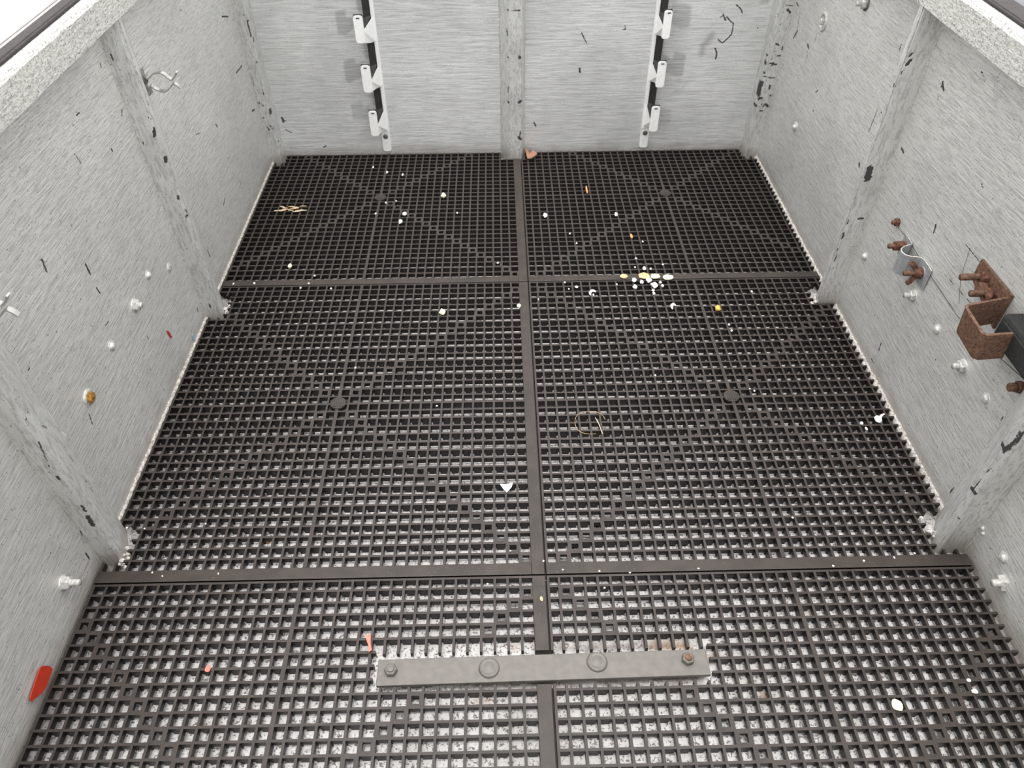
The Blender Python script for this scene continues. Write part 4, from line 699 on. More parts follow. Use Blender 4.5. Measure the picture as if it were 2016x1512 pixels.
# unseen tailgate and ground, added to cut low light into the near end
mb = MB(); mb.box(XL - .012, XR + .012, YN - .012, YN, ZF, 0.4365)
o = obj('wall_front', mb, M_RAIL); o['kind'] = 'structure'
mb = MB(); mb.box(-6, 6, -6, 6, -0.72, -0.70)
o = obj('ground', mb, M_GREYPANEL); o['kind'] = 'structure'
gasket('rubber_seal', 'black rubber seal on top of the left silver rail', -1, -0.4440, -0.4590)
gasket('rubber_seal', 'black rubber seal on top of the right silver rail', 1, 0.4235, 0.447)
t = thing('edge_profile', 'aluminium edge profile outside the left rubber seal', 'profile', (-0.47, 0.2, 0.43))
mb = MB(); mb.box(-0.480, -0.4595, YN, YB + .03, 0.4366, 0.4392)
part('web', mb, M_ALU, t, bevel=0.0015)
mb = MB(); mb.box(-0.4660, -0.4620, YN, YB + .03, 0.4392, 0.4412)
part('lip', mb, M_ALU, t, bevel=0.001)
t = thing('side_panel', 'white outer panel at the top left beyond the edge profile', 'panel', (-0.51, 0.2, 0.42))
mb = MB(); mb.box(-0.545, -0.481, YN, YB + .03, 0.426, 0.4405)
part('sheet', mb, M_PANEL, t, bevel=0.003)
mb = MB(); mb.box(-0.5275, -0.5265, YN, YB + .03, 0.4405, 0.4412)
part('seam', mb, M_GREYPANEL, t)
t = thing('grille', 'dark slatted grille at the far top left corner', 'grille', (-0.58, 0.2, 0.42))
mb = MB(); mb.box(-0.66, -0.546, YN, YB + .03, 0.415, 0.425)
part('tray', mb, M_GRILLE, t)
for k in range(26):
    mb = MB(); yy = 0.30 + k * 0.012
    mb.box(-0.655, -0.548, yy, yy + .005, 0.425, 0.437)
    part('slat', mb, M_ALU, t)
t = thing('side_panel', 'dark grey outer panel beyond the right rubber seal', 'panel', (0.49, 0.2, 0.42))
mb = MB(); mb.box(0.4475, 0.56, YN, YB + .03, 0.425, 0.440)
part('sheet', mb, M_GREYPANEL, t, bevel=0.003)
mb = MB(); mb.box(0.478, 0.481, YN, YB + .03, 0.440, 0.4425)
part('seam', mb, M_GRILLE, t)

# ------------------------------------------------------------------ the six grid mats
BLOCK = [(-0.48, -0.4422, 0.427, 0.4765), (-0.48, -0.4418, 0.0245, 0.0700), (0.4172, 0.46, 0.4355, 0.4765), (0.4158, 0.46, 0.0205, 0.0675),
         (-0.0375, 0.0078, 0.8838, 0.92), (-0.48, -0.4435, 0.8815, 0.92), (0.4185, 0.46, 0.8815, 0.92)]
BLOCK_Y = BLOCK + [(-0.166, 0.150, -0.1130, -0.0810)]
BLOCK_X = BLOCK + [(-0.166, 0.150, -0.1170, -0.0700)]
T = 0.00124                      # half a bar
HB = 0.0073                      # shallow bars
XMIN, XMAX, YMAX = -0.4625, 0.4425, 0.9105

def spans(c, t, lo, hi, axis, blocks):
    segs = [(lo, hi)]
    for x0, x1, y0, y1 in blocks:
        (c0, c1), (a0, a1) = ((x0, x1), (y0, y1)) if axis == 'y' else ((y0, y1), (x0, x1))
        if c + t <= c0 or c - t >= c1:
            continue
        nxt = []
        for s0, s1 in segs:
            if a1 <= s0 or a0 >= s1:
                nxt.append((s0, s1))
                continue
            if a0 > s0:
                nxt.append((s0, a0))
            if a1 < s1:
                nxt.append((a1, s1))
        segs = nxt
    return [s for s in segs if s[1] - s[0] > 0.002]

def mat_tile(label, X0, Y0):
    t = thing('grid_mat', label, 'floor mat', (X0 + 19 * P, Y0 + 19 * P, ZF), 'dark plastic grid mats on the floor')
    g = 0.0008                                        # half the joint between mats
    x_lo, x_hi = max(X0 + g, XMIN), min(X0 + 38 * P - g, XMAX)
    y_lo, y_hi = max(Y0 + g, -0.5), min(Y0 + 38 * P - g, YMAX)
    rg = random.Random(int(X0 * 77 + Y0 * 31))
    mb = MB()
    xs, ys = {}, {}
    for i in range(0, 37):
        xs[i] = X0 + i * P + (g + T if i == 0 else 0)
    for j in range(2, 39):
        ys[j] = Y0 + j * P - (g + T if j == 38 else 0)
    for i, x in xs.items():                           # lengthwise bars
        if x - T < XMIN or x + T > XMAX:
            continue
        ti = T * (1.9 if i == 19 else 1.0)
        if i == 19:
            continue
        for a, b in spans(x, ti, y_lo, y_hi, 'y', BLOCK_Y):
            mb.box(x - ti, x + ti, a, b, -HB, 0)
    for j, y in ys.items():                           # crosswise bars, every other one stands on feet
        if y + T > YMAX or y - T < -0.5 or j == 19:
            continue
        for a, b in spans(y, T, x_lo, x_hi, 'x', BLOCK_X):
            mb.box(a, b, y - T, y + T, -HB, -0.00018)
        else_feet = j % 2 == 0
        if else_feet:                                 # small feet where lengthwise bars cross the raised ones
            for i, x in xs.items():
                if i == 0 or x - .002 < x_lo or x + .002 > x_hi or spans(y, T, x - .0016, x + .0016, 'x', BLOCK_X) != [(x - .0016, x + .0016)]:
                    continue
                mb.box(x - .0017, x + .0017, y - T * .9, y + T * .9, ZF, -HB)
        if j % 2 == 1:
            for i in range(0, 37):
                c = X0 + (i + 0.5) * P
                if c - .005 < x_lo or c + .005 > x_hi:
                    continue
                if spans(y, T, c - .004, c + .004, 'x', BLOCK_X) != [(c - .004, c + .004)]:
                    continue
                mb.prism([(c - .0052, y - T * .9, -HB), (c - .0038, y - T * .9, -HB - .0020), (c - .0038, y - T * .9, ZF), (c + .0038, y - T * .9, ZF), (c + .0038, y - T * .9, -HB - .0020), (c + .0052, y - T * .9, -HB)], (0, 1.8 * T, 0))
    # cells on the two diagonals have thicker walls
    for k in range(1, 19):
        for ci in (19 + k, 18 - k):
            for cj in (19 + k, 18 - k):
                if not (0 <= ci <= 36 and 1 <= cj <= 37):
                    continue
                a, b = X0 + ci * P + T, X0 + (ci + 1) * P - T
                c, d = Y0 + cj * P + T, Y0 + (cj + 1) * P - T
                if a < x_lo + .001 or b > x_hi - .001 or c < -0.5 or d > y_hi - .001 or any(a < q[1] and b > q[0] and c < q[3] and d > q[2] for q in BLOCK_X):
                    continue
                w = 0.0017
                zt, zb = -0.0001, -0.0045
                mb.box(a, a + w, c, d, zb, zt)
                mb.box(b - w, b, c, d, zb, zt)
                mb.box(a + w, b - w, c, c + w, zb, zt)
                mb.box(a + w, b - w, d - w, d, zb, zt)
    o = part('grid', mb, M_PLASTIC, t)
    o['kind'] = 'stuff'
    # broad rim along the right and the near edge
    mb = MB()
    xr = X0 + 37 * P
    if xr + 0.004 < x_hi:
        for a, b in spans(xr + .006, .006, y_lo, y_hi, 'y', BLOCK_Y):
            mb.box(xr - T, x_hi, a, b, -0.0105, 0.0002)
            mb.box(xr + T, X0 + 38 * P + .0016, a, b, -0.0118, -0.0100)   # lip under the next mat
        if mb.v:
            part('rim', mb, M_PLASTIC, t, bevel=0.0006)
    mb = MB()
    if Y0 >= -0.01:
        for a, b in spans(Y0 + .006, .006, x_lo, min(x_hi, xr - T), 'x', BLOCK_X):
            mb.box(a, b, y_lo, Y0 + P + T, -0.0105, 0.0002)
            mb.box(a, b, Y0 - .0016, Y0 + P, -0.0118, -0.0100)
        if xr + .004 > x_hi:
            pass
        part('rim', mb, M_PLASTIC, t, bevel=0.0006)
    # the spokes through the middle and the moulded hub
    x, y = X0 + 19 * P, Y0 + 19 * P
    mb = MB()
    for a, b in spans(x, .0022, y_lo if Y0 < 0 else Y0 + P + T, y_hi, 'y', BLOCK_Y):
        mb.box(x - .0021, x + .0021, a, b, -0.0095, 0.0001)
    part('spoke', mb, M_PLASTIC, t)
    mb = MB()
    for a, b in spans(y, .0016, x_lo, min(x_hi, xr), 'x', BLOCK_X):
        if y > -0.5:
            mb.box(a, b, y - .0017, y + .0017, -0.0095, -0.0001)
    if mb.v:
        part('spoke', mb, M_PLASTIC, t)
    if y > -0.4:
        mb = MB()
        mb.lathe((x, y + .001, -0.009), (0, 0, 1), [(.0108, 0), (.0108, .0085), (.0100, .0098), (.006, .0102), (.002, .0103)], 20)
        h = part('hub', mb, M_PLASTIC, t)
        mb = MB()
        mb.box(x - P + T, x + P - T, y - P + T, y + P - T, -.0085, -.0045)
        sub('hub_floor', mb, M_PLASTIC, h, t)
        for k in range(5):
            mb = MB(); xx = x - .006 + k * .003
            mb.box(xx, xx + .0012, y - .006, y + .004, .0010, .0017)
            sub('fin', mb, M_PLASTIC, h, t)
    return t
mat_tile('middle left dark plastic grid mat, the one holding the white triangle', -38 * P, 0)
mat_tile('middle right dark plastic grid mat, the one holding the corn kernel', 0, 0)
mat_tile('far left dark plastic grid mat against the back wall', -38 * P, 38 * P)
mat_tile('far right dark plastic grid mat against the back wall', 0, 38 * P)
mat_tile('near left dark plastic grid mat under the left half of the steel bar', -38 * P, -38 * P)
mat_tile('near right dark plastic grid mat under the right half of the steel bar', 0, -38 * P)

# ------------------------------------------------------------------ steel bar bolted through the mats
t = thing('steel_bar', 'grey painted flat steel bar bolted down across the near mats', 'bar', (-0.0075, -0.098, ZF))
t.rotation_euler = (0, 0, 0.0115)
def in_bar(name, mb, m, p=t, **k):
    return obj(name, mb, m, p, **k)
mb = MB(); mb.box(-0.1545, 0.1545, -0.0125, 0.0125, 0.009, 0.0137)
plate = in_bar('plate', mb, M_STEELBAR, bevel=0.0008)
for x in (-0.12, 0.0, 0.12):
    mb = MB(); mb.box(x - .012, x + .012, -0.010, 0.010, 0.0, 0.009)
    in_bar('spacer', mb, M_STEELBAR)
for x, yy, rusty in ((-0.1415, 0.0008, 0), (0.1355, 0.0022, 1)):
    mb = MB(); mb.lathe((x, yy, 0.0137), (0, 0, 1), [(.0062, 0), (.0062, .004), (.0052, .0052), (.001, .0055)], 6, 0.4 + x)
    b = in_bar('hex_bolt', mb, M_STEELBAR, bevel=0.0004)
    mb = MB(); mb.lathe((x, yy, 0.0190), (0, 0, 1), [(.0038, 0), (.0032, .0012), (.0008, .0015)], 10)
    d = in_bar('bolt_face', mb, M_RUST if rusty else M_STEELBAR, b)
for x, yy in ((-0.0505, 0.0006), (0.0505, 0.0030)):
    mb = MB(); mb.lathe((x, yy, 0.0135), (0, 0, 1), [(.0100, 0), (.0096, .0010), (.0078, .0032), (.0070, .0022), (.0045, .0034), (.001, .0040)], 18)
    in_bar('rivet', mb, M_STEELBAR, smooth=True)

# ------------------------------------------------------------------ hook rails on the back wall
def hook_rail(label, s, cx, hooks, z_tops, foot_x):
    """s = +1: hooks open towards the left wall (left rail), -1: mirrored"""
    t = thing('hook_rail', label, 'hook rail', (cx, YB, 0))
    def X(d):                                         # d measured from the strip's inner edge towards the hooks
        return cx - s * d
    # narrow painted strip on the wall side nearest the middle
    mb = MB()
    a, b = sorted((X(0), X(0.0068)))
    mb.box(a, b, 0.9065, YB, 0.045, 0.40)
    part('strip', mb, M_WHITE, t, bevel=0.0008)
    # unpainted back channel, standing a little off the wall
    for (z0, z1) in z_tops:
        mb = MB()
        mb.prism([(X(0.0062), 0.9062, z0), (X(0.0175), 0.8985, z0), (X(0.0175), 0.9005, z0), (X(0.0075), 0.9085, z0)], (0, 0, z1 - z0))
        part('channel', mb, M_BLACKSTEEL, t)
    mb = MB()
    a, b = sorted((X(0.0005), X(0.0160)))
    zz = 0.006
    pts = [(a, zz + .003), (a + .003, zz), (b - .003, zz), (b, zz + .003), (b, 0.05), (b if s > 0 else a + .0066, 0.085), (a + .0089 if s > 0 else a, 0.085), (a, 0.05)]
    mb.prism([(x, YB, z) for x, z in pts], (0, -0.004, 0))
    f = part('foot', mb, M_WHITE, t, bevel=0.0008)
    mb = MB(); mb.lathe((X(0.0085), 0.908, 0.036), (0, -1, 0), [(.0046, 0), (.0046, .0012), (.0030, .0022), (.0006, .0024)], 12)
    sc = sub('screw', mb, M_STEELBAR, f, t, smooth=True)
    mb = MB(); mb.lathe((X(0.0085), 0.9058, 0.036), (0, -1, 0), [(.0018, 0), (.0018, .0005)], 8)
    for (xa, xb, zt, zb, web_t, web_b) in hooks:
        # bent tab: a web leaves the strip and carries the upright prong in front
        xin = xb if s > 0 else xa
        mb = MB()
        mb.prism([(X(0.0045), 0.9070, web_t), (xin - s * .0008, 0.8822, zb + .020), (xin - s * .003, 0.8810, zb + .0015), (X(0.0115), 0.8985, web_b), (X(0.0035), 0.9070, web_b)], (0.0, -0.0020, -0.0010))
        h = part('hook', mb, M_WHITE, t)
        mb = MB()
        r = 0.0042
        out = []
        for (px, pz, a0) in ((xb - r, zt - r, 0), (xa + r, zt - r, 90), (xa + r, zb + r, 180), (xb - r, zb + r, 270)):
            for q in range(4):
                w = math.radians(a0 + q * 30)
                out.append((px + r * math.cos(w), 0.8795, pz + r * math.sin(w)))
        mb.prism(out, (0.0, 0.0024, 0.0))
        sub('prong', mb, M_WHITE, h, t)
        mb = MB()                                     # unpainted inside of the prong and its top edge
        m = 0.0006
        mb.box(xa + m, xb - m, 0.8820, 0.8835, zb + .004, zt + .0012)
        sub('prong_back', mb, M_BLACKSTEEL, h, t)
        mb = MB()
        mb.box(xa + .005, xa + .0105, 0.8789, 0.8796, zt - .0046, zt - .0030)
        sub('slot', mb, M_BLACKSTEEL, h, t)
        mb = MB()                                     # dark inner face between prong and strip
        mb.prism([(X(0.006), 0.9068, web_t + .004), (X(0.018), 0.8995, web_t + .004), (xin, 0.886, zt), (xin, 0.886, zb + .018), (X(0.006), 0.9068, web_t - .003)], (0, 0.0015, 0))
        sub('hook_back', mb, M_BLACKSTEEL, h, t)
    return t
LH = [(-0.2754, -0.2600, 0.2575, 0.2143, 0.246, 0.2095), (-0.2748, -0.2590, 0.1772, 0.1312, 0.167, 0.1321), (-0.2728, -0.2585, 0.0973, 0.0510, 0.0885, 0.052),
      (-0.2758, -0.2600, 0.3375, 0.2920, 0.326, 0.288)]
RH = [(0.2345, 0.2478, 0.2597, 0.2152, 0.246, 0.2147), (0.2352, 0.2498, 0.1777, 0.1332, 0.1676, 0.1358), (0.2342, 0.2493, 0.0988, 0.0520, 0.0914, 0.052),
      (0.2345, 0.2490, 0.3395, 0.2940, 0.326, 0.290)]
hook_rail('left white hook rail on the back wall', 1, -0.2437, LH, [(0.240, 0.289), (0.165, 0.2098), (0.088, 0.1325), (0.32, 0.40)], 0)
hook_rail('right white hook rail on the back wall', -1, 0.2252, RH, [(0.240, 0.291), (0.165, 0.2145), (0.090, 0.1358), (0.32, 0.40)], 0)

# ------------------------------------------------------------------ fixings in the walls
def fixing(name, label, cat, side, y, z, parts, tilt=(0, 0)):
    """parts: (part name, material, profile, n) lathed out of the wall"""
    s, x = (1, XL) if side == 'L' else (-1, XR)
    t = thing(name, label, cat, (x, y, z))
    first = None
    for nm, m, prof, n in parts:
        mb = MB().lathe((x - s * .0006, y, z), (s, tilt[0], tilt[1]), prof, n, 0.3)
        o = part(nm, mb, m, t, smooth=(n > 8))
    return t
def dome(r, h):
    return [(r, 0), (r * .96, h * .35), (r * .75, h * .75), (r * .4, h * .96), (r * .05, h)]
def nut(r, h):
    return [(r, 0), (r, h * .85), (r * .8, h), (r * .1, h)]
def stud(r, h0, h1):
    out = [(r, h0)]
    k = max(2, int((h1 - h0) / 0.0016))
    for i in range(k):
        f = h0 + (h1 - h0) * (i + .5) / k
        out += [(r * 1.08, f - .0003), (r * .92, f + .0004)]
    return out + [(r * .95, h1), (r * .1, h1)]

L_ROW = [(0.332, 0.144, 'painted rivet on the left wall, back one of the upper pair'), (0.385, 0.117, 'faint painted rivet on the left wall nearest the middle post'),
         (0.208, 0.140, 'painted rivet on the left wall between the nut and the brassy bolt'), (0.076, 0.139, 'white painted rivet at the edge of the near left post')]
for k, (y, z, lab) in enumerate(L_ROW):
    fixing('rivet', lab, 'rivet', 'L', y, z, [('head', M_NUT, dome(.0052 if k else .0050, .0045 if k != 1 else .002), 12), ('collar', M_NUT, [(.0068, 0), (.0062, .0011), (.001, .0013)], 14)])
fixing('hex_nut', 'lumpy silver painted nut on the left wall, middle of the row', 'nut', 'L', 0.280, 0.139, [('washer', M_NUT, [(.0085, 0), (.008, .0015), (.001, .0016)], 14), ('nut', M_NUT, nut(.0070, .0065), 6), ('stud', M_NUT, stud(.0034, .006, .009), 10)])
fixing('brass_bolt', 'rusty brass coloured bolt in a chipped hole on the left wall', 'bolt', 'L', 0.136, 0.134, [('washer', M_NUT, [(.0095, 0), (.009, .0018), (.001, .002)], 14), ('head', M_BRASS, nut(.0062, .006), 6), ('core', M_RUST, dome(.0030, .0075), 10)])
fixing('stud_bolt', 'long whitish bolt with nut sticking out of the near left wall', 'bolt', 'L', -0.0225, 0.041, [('washer', M_NUT, [(.0082, 0), (.0078, .0018), (.001, .002)], 14), ('nut', M_NUT, nut(.0068, .0075), 6), ('stud', M_NUT, stud(.0034, .0070, .0165), 10)])

fixing('ring_washer', 'silver ring washer high on the right wall by the back corner', 'washer', 'R', 0.751, 0.283, [('ring', M_NUT, [(.0135, 0), (.0135, .0025), (.0120, .0035), (.0095, .0030), (.0092, .0012), (.001, .0010)], 24), ('bolt_head', M_NUT, nut(.0048, .006), 6)])
fixing('rivet', 'silver bolt head low on the right wall by the back corner', 'rivet', 'R', 0.748, 0.120, [('washer', M_NUT, [(.0085, 0), (.0080, .0015), (.001, .0016)], 16), ('head', M_NUT, dome(.0050, .0060), 12)])
fixing('hex_nut', 'painted nut at the top of the right wall, cut by the frame edge', 'nut', 'R', 0.632, 0.345, [('washer', M_STEELBAR, [(.0095, 0), (.0090, .0018), (.001, .002)], 16), ('nut', M_NUT, nut(.0070, .0075), 6), ('stud', M_NUT, stud(.0034, .007, .0135), 10)])
fixing('rivet', 'smooth silver rivet right beside the middle right post', 'rivet', 'R', 0.412, 0.098, [('head', M_NUT, dome(.0052, .005), 14), ('collar', M_NUT, [(.0064, 0), (.006, .001), (.001, .0012)], 14)])
fixing('stud_bolt', 'cream painted bolt with nut just under the zinc clip', 'bolt', 'R', 0.284, 0.132, [('washer', M_NUT, [(.0080, 0), (.0076, .0016), (.001, .002)], 14), ('nut', M_NUT, nut(.0066, .006), 6), ('stud', M_NUT, stud(.0034, .006, .0115), 10)])
fixing('rivet', 'silver rivet on the right wall between two painted bolts', 'rivet', 'R', 0.220, 0.133, [('head', M_NUT, dome(.0054, .0045), 12), ('collar', M_NUT, [(.0066, 0), (.006, .001), (.001, .0012)], 14)])
fixing('stud_bolt', 'cream painted bolt with nut on the right wall below the rusty bracket', 'bolt', 'R', 0.158, 0.135, [('washer', M_NUT, [(.0080, 0), (.0076, .0016), (.001, .002)], 14), ('nut', M_NUT, nut(.0066, .006), 6), ('stud', M_NUT, stud(.0034, .006, .0115), 10)])
fixing('rivet', 'silver rivet on the right wall left of the rusty bolt end', 'rivet', 'R', 0.109, 0.136, [('head', M_NUT, dome(.0056, .0045), 12), ('collar', M_NUT, [(.0068, 0), (.006, .001), (.001, .0012)], 14)])
fixing('rivet', 'silver rivet on the near right wall above the white bolt', 'rivet', 'R', -0.016, 0.041, [('head', M_NUT, dome(.0052, .0045), 12), ('collar', M_NUT, [(.0064, 0), (.006, .001), (.001, .0012)], 14)])
fixing('stud_bolt', 'white painted bolt with square nut on the near right wall', 'bolt', 'R', -0.034, 0.024, [('nut', M_NUT, nut(.0078, .0060), 4), ('stud', M_NUT, stud(.0040, .006, .0125), 10)])
t = fixing('paint_drip', 'two small silver paint drips beside the near right post', 'paint drip', 'R', 0.0215, 0.036, [('drip', M_NUT, dome(.0030, .0035), 10)])
mb = MB().lathe((XR + .0006, 0.0175, 0.0325), (-1, 0, 0), dome(.0026, .0032), 10); part('drip', mb, M_NUT, t, smooth=True)

fixing('rusty_bolt', 'short rusty bolt above the zinc clip on the right wall', 'bolt', 'R', 0.3705, 0.177, [('nut', M_RUSTDARK, nut(.0054, .0048), 6), ('stud', M_RUST, stud(.0029, .0046, .0082), 10)])
fixing('rusty_bolt', 'long rusty bolt with nut at the back end of the zinc clip', 'bolt', 'R', 0.3375, 0.165, [('nut', M_RUSTDARK, nut(.0066, .0105), 6), ('collar', M_RUSTDARK, [(.0058, .0105), (.0058, .0145), (.001, .0146)], 8), ('stud', M_RUST, stud(.0031, .0140, .0215), 10)])
t = fixing('wing_nut', 'rusty wing nut on the near end of the zinc clip', 'wing nut', 'R', 0.286, 0.1625, [('boss', M_RUSTDARK, [(.0068, .0012), (.0068, .006), (.0050, .0105), (.001, .0107)], 12), ('stud', M_RUST, stud(.0031, .0100, .0225), 10)])
for d in (1, -1):
    c = Vector((XR, 0.286, 0.1625))
    mb = MB()
    u = Vector((0, 0.35, 1)).normalized() * d
    base = c + Vector((-.0075, 0, 0))
    w = u.cross(Vector((1, 0, 0))).normalized() * .0013
    q = [base + u * .003 + Vector((.0035, 0, 0)), base + u * .012 + Vector((-.0035, 0, 0)), base + u * .0145 + Vector((-.0075, 0, 0)), base + u * .011 + Vector((-.0105, 0, 0)), base + u * .003 + Vector((-.0030, 0, 0))]
    mb.prism([p - w for p in q], w * 2)
    part('wing', mb, M_RUSTDARK, t)
fixing('rusty_bolt', 'rusty bolt end at the right picture edge above the near post', 'bolt', 'R', 0.080, 0.181, [('nut', M_RUSTDARK, nut(.0062, .0060), 6), ('stud', M_RUST, [(.0042, .006), (.0046, .0085), (.0040, .0095), (.0042, .0125), (.0022, .0128), (.0004, .0118)], 12)])

# zinc pipe clip
t = thing('pipe_clip', 'zinc plated omega pipe clip screwed to the right wall', 'clip', (0.445, 0.30, 0.165))
zc = 0.1765
prof = [(0.4458, 0.345), (0.4458, 0.333), (0.4452, 0.3245), (0.4410, 0.3222), (0.4340, 0.3195), (0.4285, 0.3150), (0.4262, 0.3085), (0.4280, 0.3025), (0.4330, 0.2990), (0.4395, 0.2980), (0.4440, 0.2960), (0.4458, 0.2925), (0.4458, 0.2785), (0.4448, 0.2700)]
mb = MB(); mb.strip([(x, y, zc) for x, y in prof], (0, 0, -0.027), 0.0011)
part('strap', mb, M_ZINC, t)
mb = MB(); mb.tube([(x, y, zc + .0002) for x, y in prof], .0007, 6)  # bright machined top edge, a paler tube putting in its highlight
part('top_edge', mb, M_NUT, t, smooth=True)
mb = MB(); mb.lathe((0.4458, 0.286, 0.1625), (-1, 0, 0), [(.0078, 0), (.0078, .0012), (.001, .0013)], 14)
part('washer', mb, M_ZINC, t)

# rusty U bracket
t = thing('rusty_bracket', 'rusty folded U bracket bolted to the right wall', 'bracket', (0.445, 0.15, 0.20))
mb = MB()
mb.prism([(0.4466, 0.2065, 0.2378), (0.4466, 0.1455, 0.2378), (0.4466, 0.1455, 0.197), (0.4466, 0.2065, 0.214)], (-0.0028, 0, 0))
part('plate', mb, M_RUST, t, bevel=0.0006)
zb = 0.2350
U = [(0.4442, 0.1475), (0.4400, 0.1468), (0.4010, 0.1378), (0.3982, 0.1358), (0.3965, 0.1330), (0.3940, 0.0990), (0.3946, 0.0960), (0.3972, 0.0943), (0.4215, 0.0962)]
mb = MB(); mb.strip([(x, y, zb) for x, y in U], (0.004, 0, -0.0305), 0.0028)
part('strap', mb, M_RUST, t, bevel=0.0005)
for (y, z, h) in ((0.189, 0.2285, 0.0255), (0.170, 0.2225, 0.022)):
    mb = MB().lathe((0.4440, y, z), (-1, 0.0, 0.0), stud(.0034, 0, h), 12)
    b = part('bolt', mb, M_RUST, t, smooth=True)
    mb = MB().lathe((0.4438, y - .001, z), (-1, 0, 0), nut(.0068, .0062), 6, .2)
    sub('nut', mb, M_RUSTDARK, b, t)
mb = MB(); mb.lathe((0.4440, 0.1770, 0.2225), (-1, 0.15, 0.1), [(.0055, .004), (.0055, .0105), (.0045, .0115), (.0005, .0117)], 12)
part('wing', mb, M_RUST, t)
mb = MB(); mb.tube([(0.4400, 0.1660, 0.2260), (0.4350, 0.1615, 0.2245), (0.4330, 0.1600, 0.2190), (0.4370, 0.1640, 0.2120), (0.4430, 0.1720, 0.2060)], .0034, 8)
part('bent_rod', mb, M_RUSTDARK, t, smooth=True)
t = thing('rubber_block', 'black rubber block behind the rusty bracket at the right edge', 'block', (0.44, 0.11, 0.21))
mb = MB(); mb.box(0.4255, 0.4466, 0.0380, 0.1230, 0.207, 0.2370)
part('block', mb, M_RUBBER, t, bevel=0.004)
mb = MB(); mb.box(0.4235, 0.4256, 0.045, 0.116, 0.2115, 0.2325)
part('face_pad', mb, M_RUBBER, t, bevel=0.001)

# hair-thin lines hanging on the right wall
t = thing('wire', 'thin dark wire running along the right wall behind the zinc clip', 'wire', (0.445, 0.2, 0.17))
mb = MB(); mb.tube([(0.4462, 0.366, 0.1725), (0.4464, 0.337, 0.1745), (0.4464, 0.300, 0.1720), (0.4464, 0.268, 0.1700), (0.4464, 0.2020, 0.1680), (0.4464, 0.140, 0.177), (0.4464, 0.083, 0.1890)], 0.0003, 5)
part('strand', mb, M_WIRE, t)
t = thing('hair', 'single dark hair hanging across the rusty bracket bolts', 'hair', (0.44, 0.22, 0.2))
mb = MB(); mb.tube([(0.4464, 0.232, 0.2330), (0.4440, 0.224, 0.215), (0.4420, 0.2165, 0.203), (0.4445, 0.2050, 0.181)], 0.00022, 4)
part('strand', mb, M_WIRE, t)

# spring clips
def spring_clip(label, y0, w, base, up, lo, knob):
    t = thing('spring_clip', label, 'clip', (base[0][0], y0, base[0][1]))
    mb = MB(); mb.strip([(x, y0, z) for x, z in base], (0, w, 0), 0.0011)
    part('base', mb, M_CHROME, t)
    for pts in (up, lo):
        mb = MB()
        # smooth the arm with Catmull-Rom points
        P2 = []
        for i in range(len(pts) - 1):
            p0, p1, p2, p3 = pts[max(i - 1, 0)], pts[i], pts[i + 1], pts[min(i + 2, len(pts) - 1)]
            for s in range(4):
                u = s / 4
                P2.append(tuple(0.5 * (2 * p1[c] + (p2[c] - p0[c]) * u + (2 * p0[c] - 5 * p1[c] + 4 * p2[c] - p3[c]) * u * u + (3 * p1[c] - p0[c] - 3 * p2[c] + p3[c]) * u ** 3) for c in (0, 1)))
        P2.append(pts[-1])
        mb.strip([(x, y0, z) for x, z in P2], (0, w, 0), 0.0013)
        part('arm', mb, M_CHROME, t, smooth=False)
    mb = MB().lathe((knob[0], y0 + w / 2, knob[1]), (1, -.25, 0), [(.0042, 0), (.0042, .002), (.0026, .003), (.0024, .0012), (.0004, .0010)], 14)
    part('rivet', mb, M_STEELBAR, t, smooth=True)
    return t
UP = [(-0.4454, 0.3318), (-0.4441, 0.3286), (-0.441, 0.3296), (-0.4381, 0.332), (-0.435, 0.3341), (-0.4301, 0.335), (-0.4265, 0.3345), (-0.423, 0.3325), (-0.42, 0.329), (-0.4166, 0.3267), (-0.4136, 0.3286), (-0.4107, 0.332), (-0.4083, 0.3354)]
LO = [(-0.449, 0.3097), (-0.4458, 0.3107), (-0.4453, 0.3171), (-0.4443, 0.3192), (-0.4423, 0.3199), (-0.4398, 0.317), (-0.4354, 0.3145), (-0.4305, 0.3133), (-0.4256, 0.3143), (-0.4205, 0.3182), (-0.4164, 0.322), (-0.4125, 0.3202), (-0.4095, 0.3163)]
spring_clip('chrome spring clip on the middle left post', 0.457, 0.0062, [(-0.4472, 0.3400), (-0.4478, 0.33), (-0.4486, 0.318), (-0.449, 0.3097)], UP, LO, (-0.4485, 0.3262))
dx, dz, yc = -0.0085, 0.0195, 0.040
sh = lambda pts: [(x + dx, z + dz - .018) for x, z in pts]
spring_clip('chrome spring clip cut off by the left picture edge', yc, 0.0048, sh([(-0.4380, 0.3400), (-0.4380, 0.33), (-0.4380, 0.318), (-0.4380, 0.3097)]),
            [(x + .0105, z) for x, z in sh(UP)], [(x + .0105, z) for x, z in sh(LO)], (-0.4465, 0.328))

# rough weld lumps at the foot of the posts
for lab, x, y, z, n in (('rough silver weld crumbs at the foot of the near left post', -0.4415, 0.034, 0.001, 16), ('white weld crumbs at the foot of the near right post', 0.4195, 0.052, 0.001, 14),
                        ('pale crust at the foot of the middle left post', -0.4420, 0.446, 0.0005, 10), ('pale crust at the foot of the middle right post', 0.4165, 0.444, 0.0005, 10)):
    mb = MB()
    rg = random.Random(n + int(x * 100))
    for k in range(n):
        mb.blob((x + rg.uniform(-.004, .004), y + rg.uniform(-.014, .012), z - .006 + rg.uniform(0, .006)), rg.uniform(.0015, .003), rg.uniform(.0015, .003), rg.uniform(.001, .003), k, 7, 4)
    o = obj('crust', mb, M_CRUST)
    tag(o, lab, 'crust', None, 'stuff')

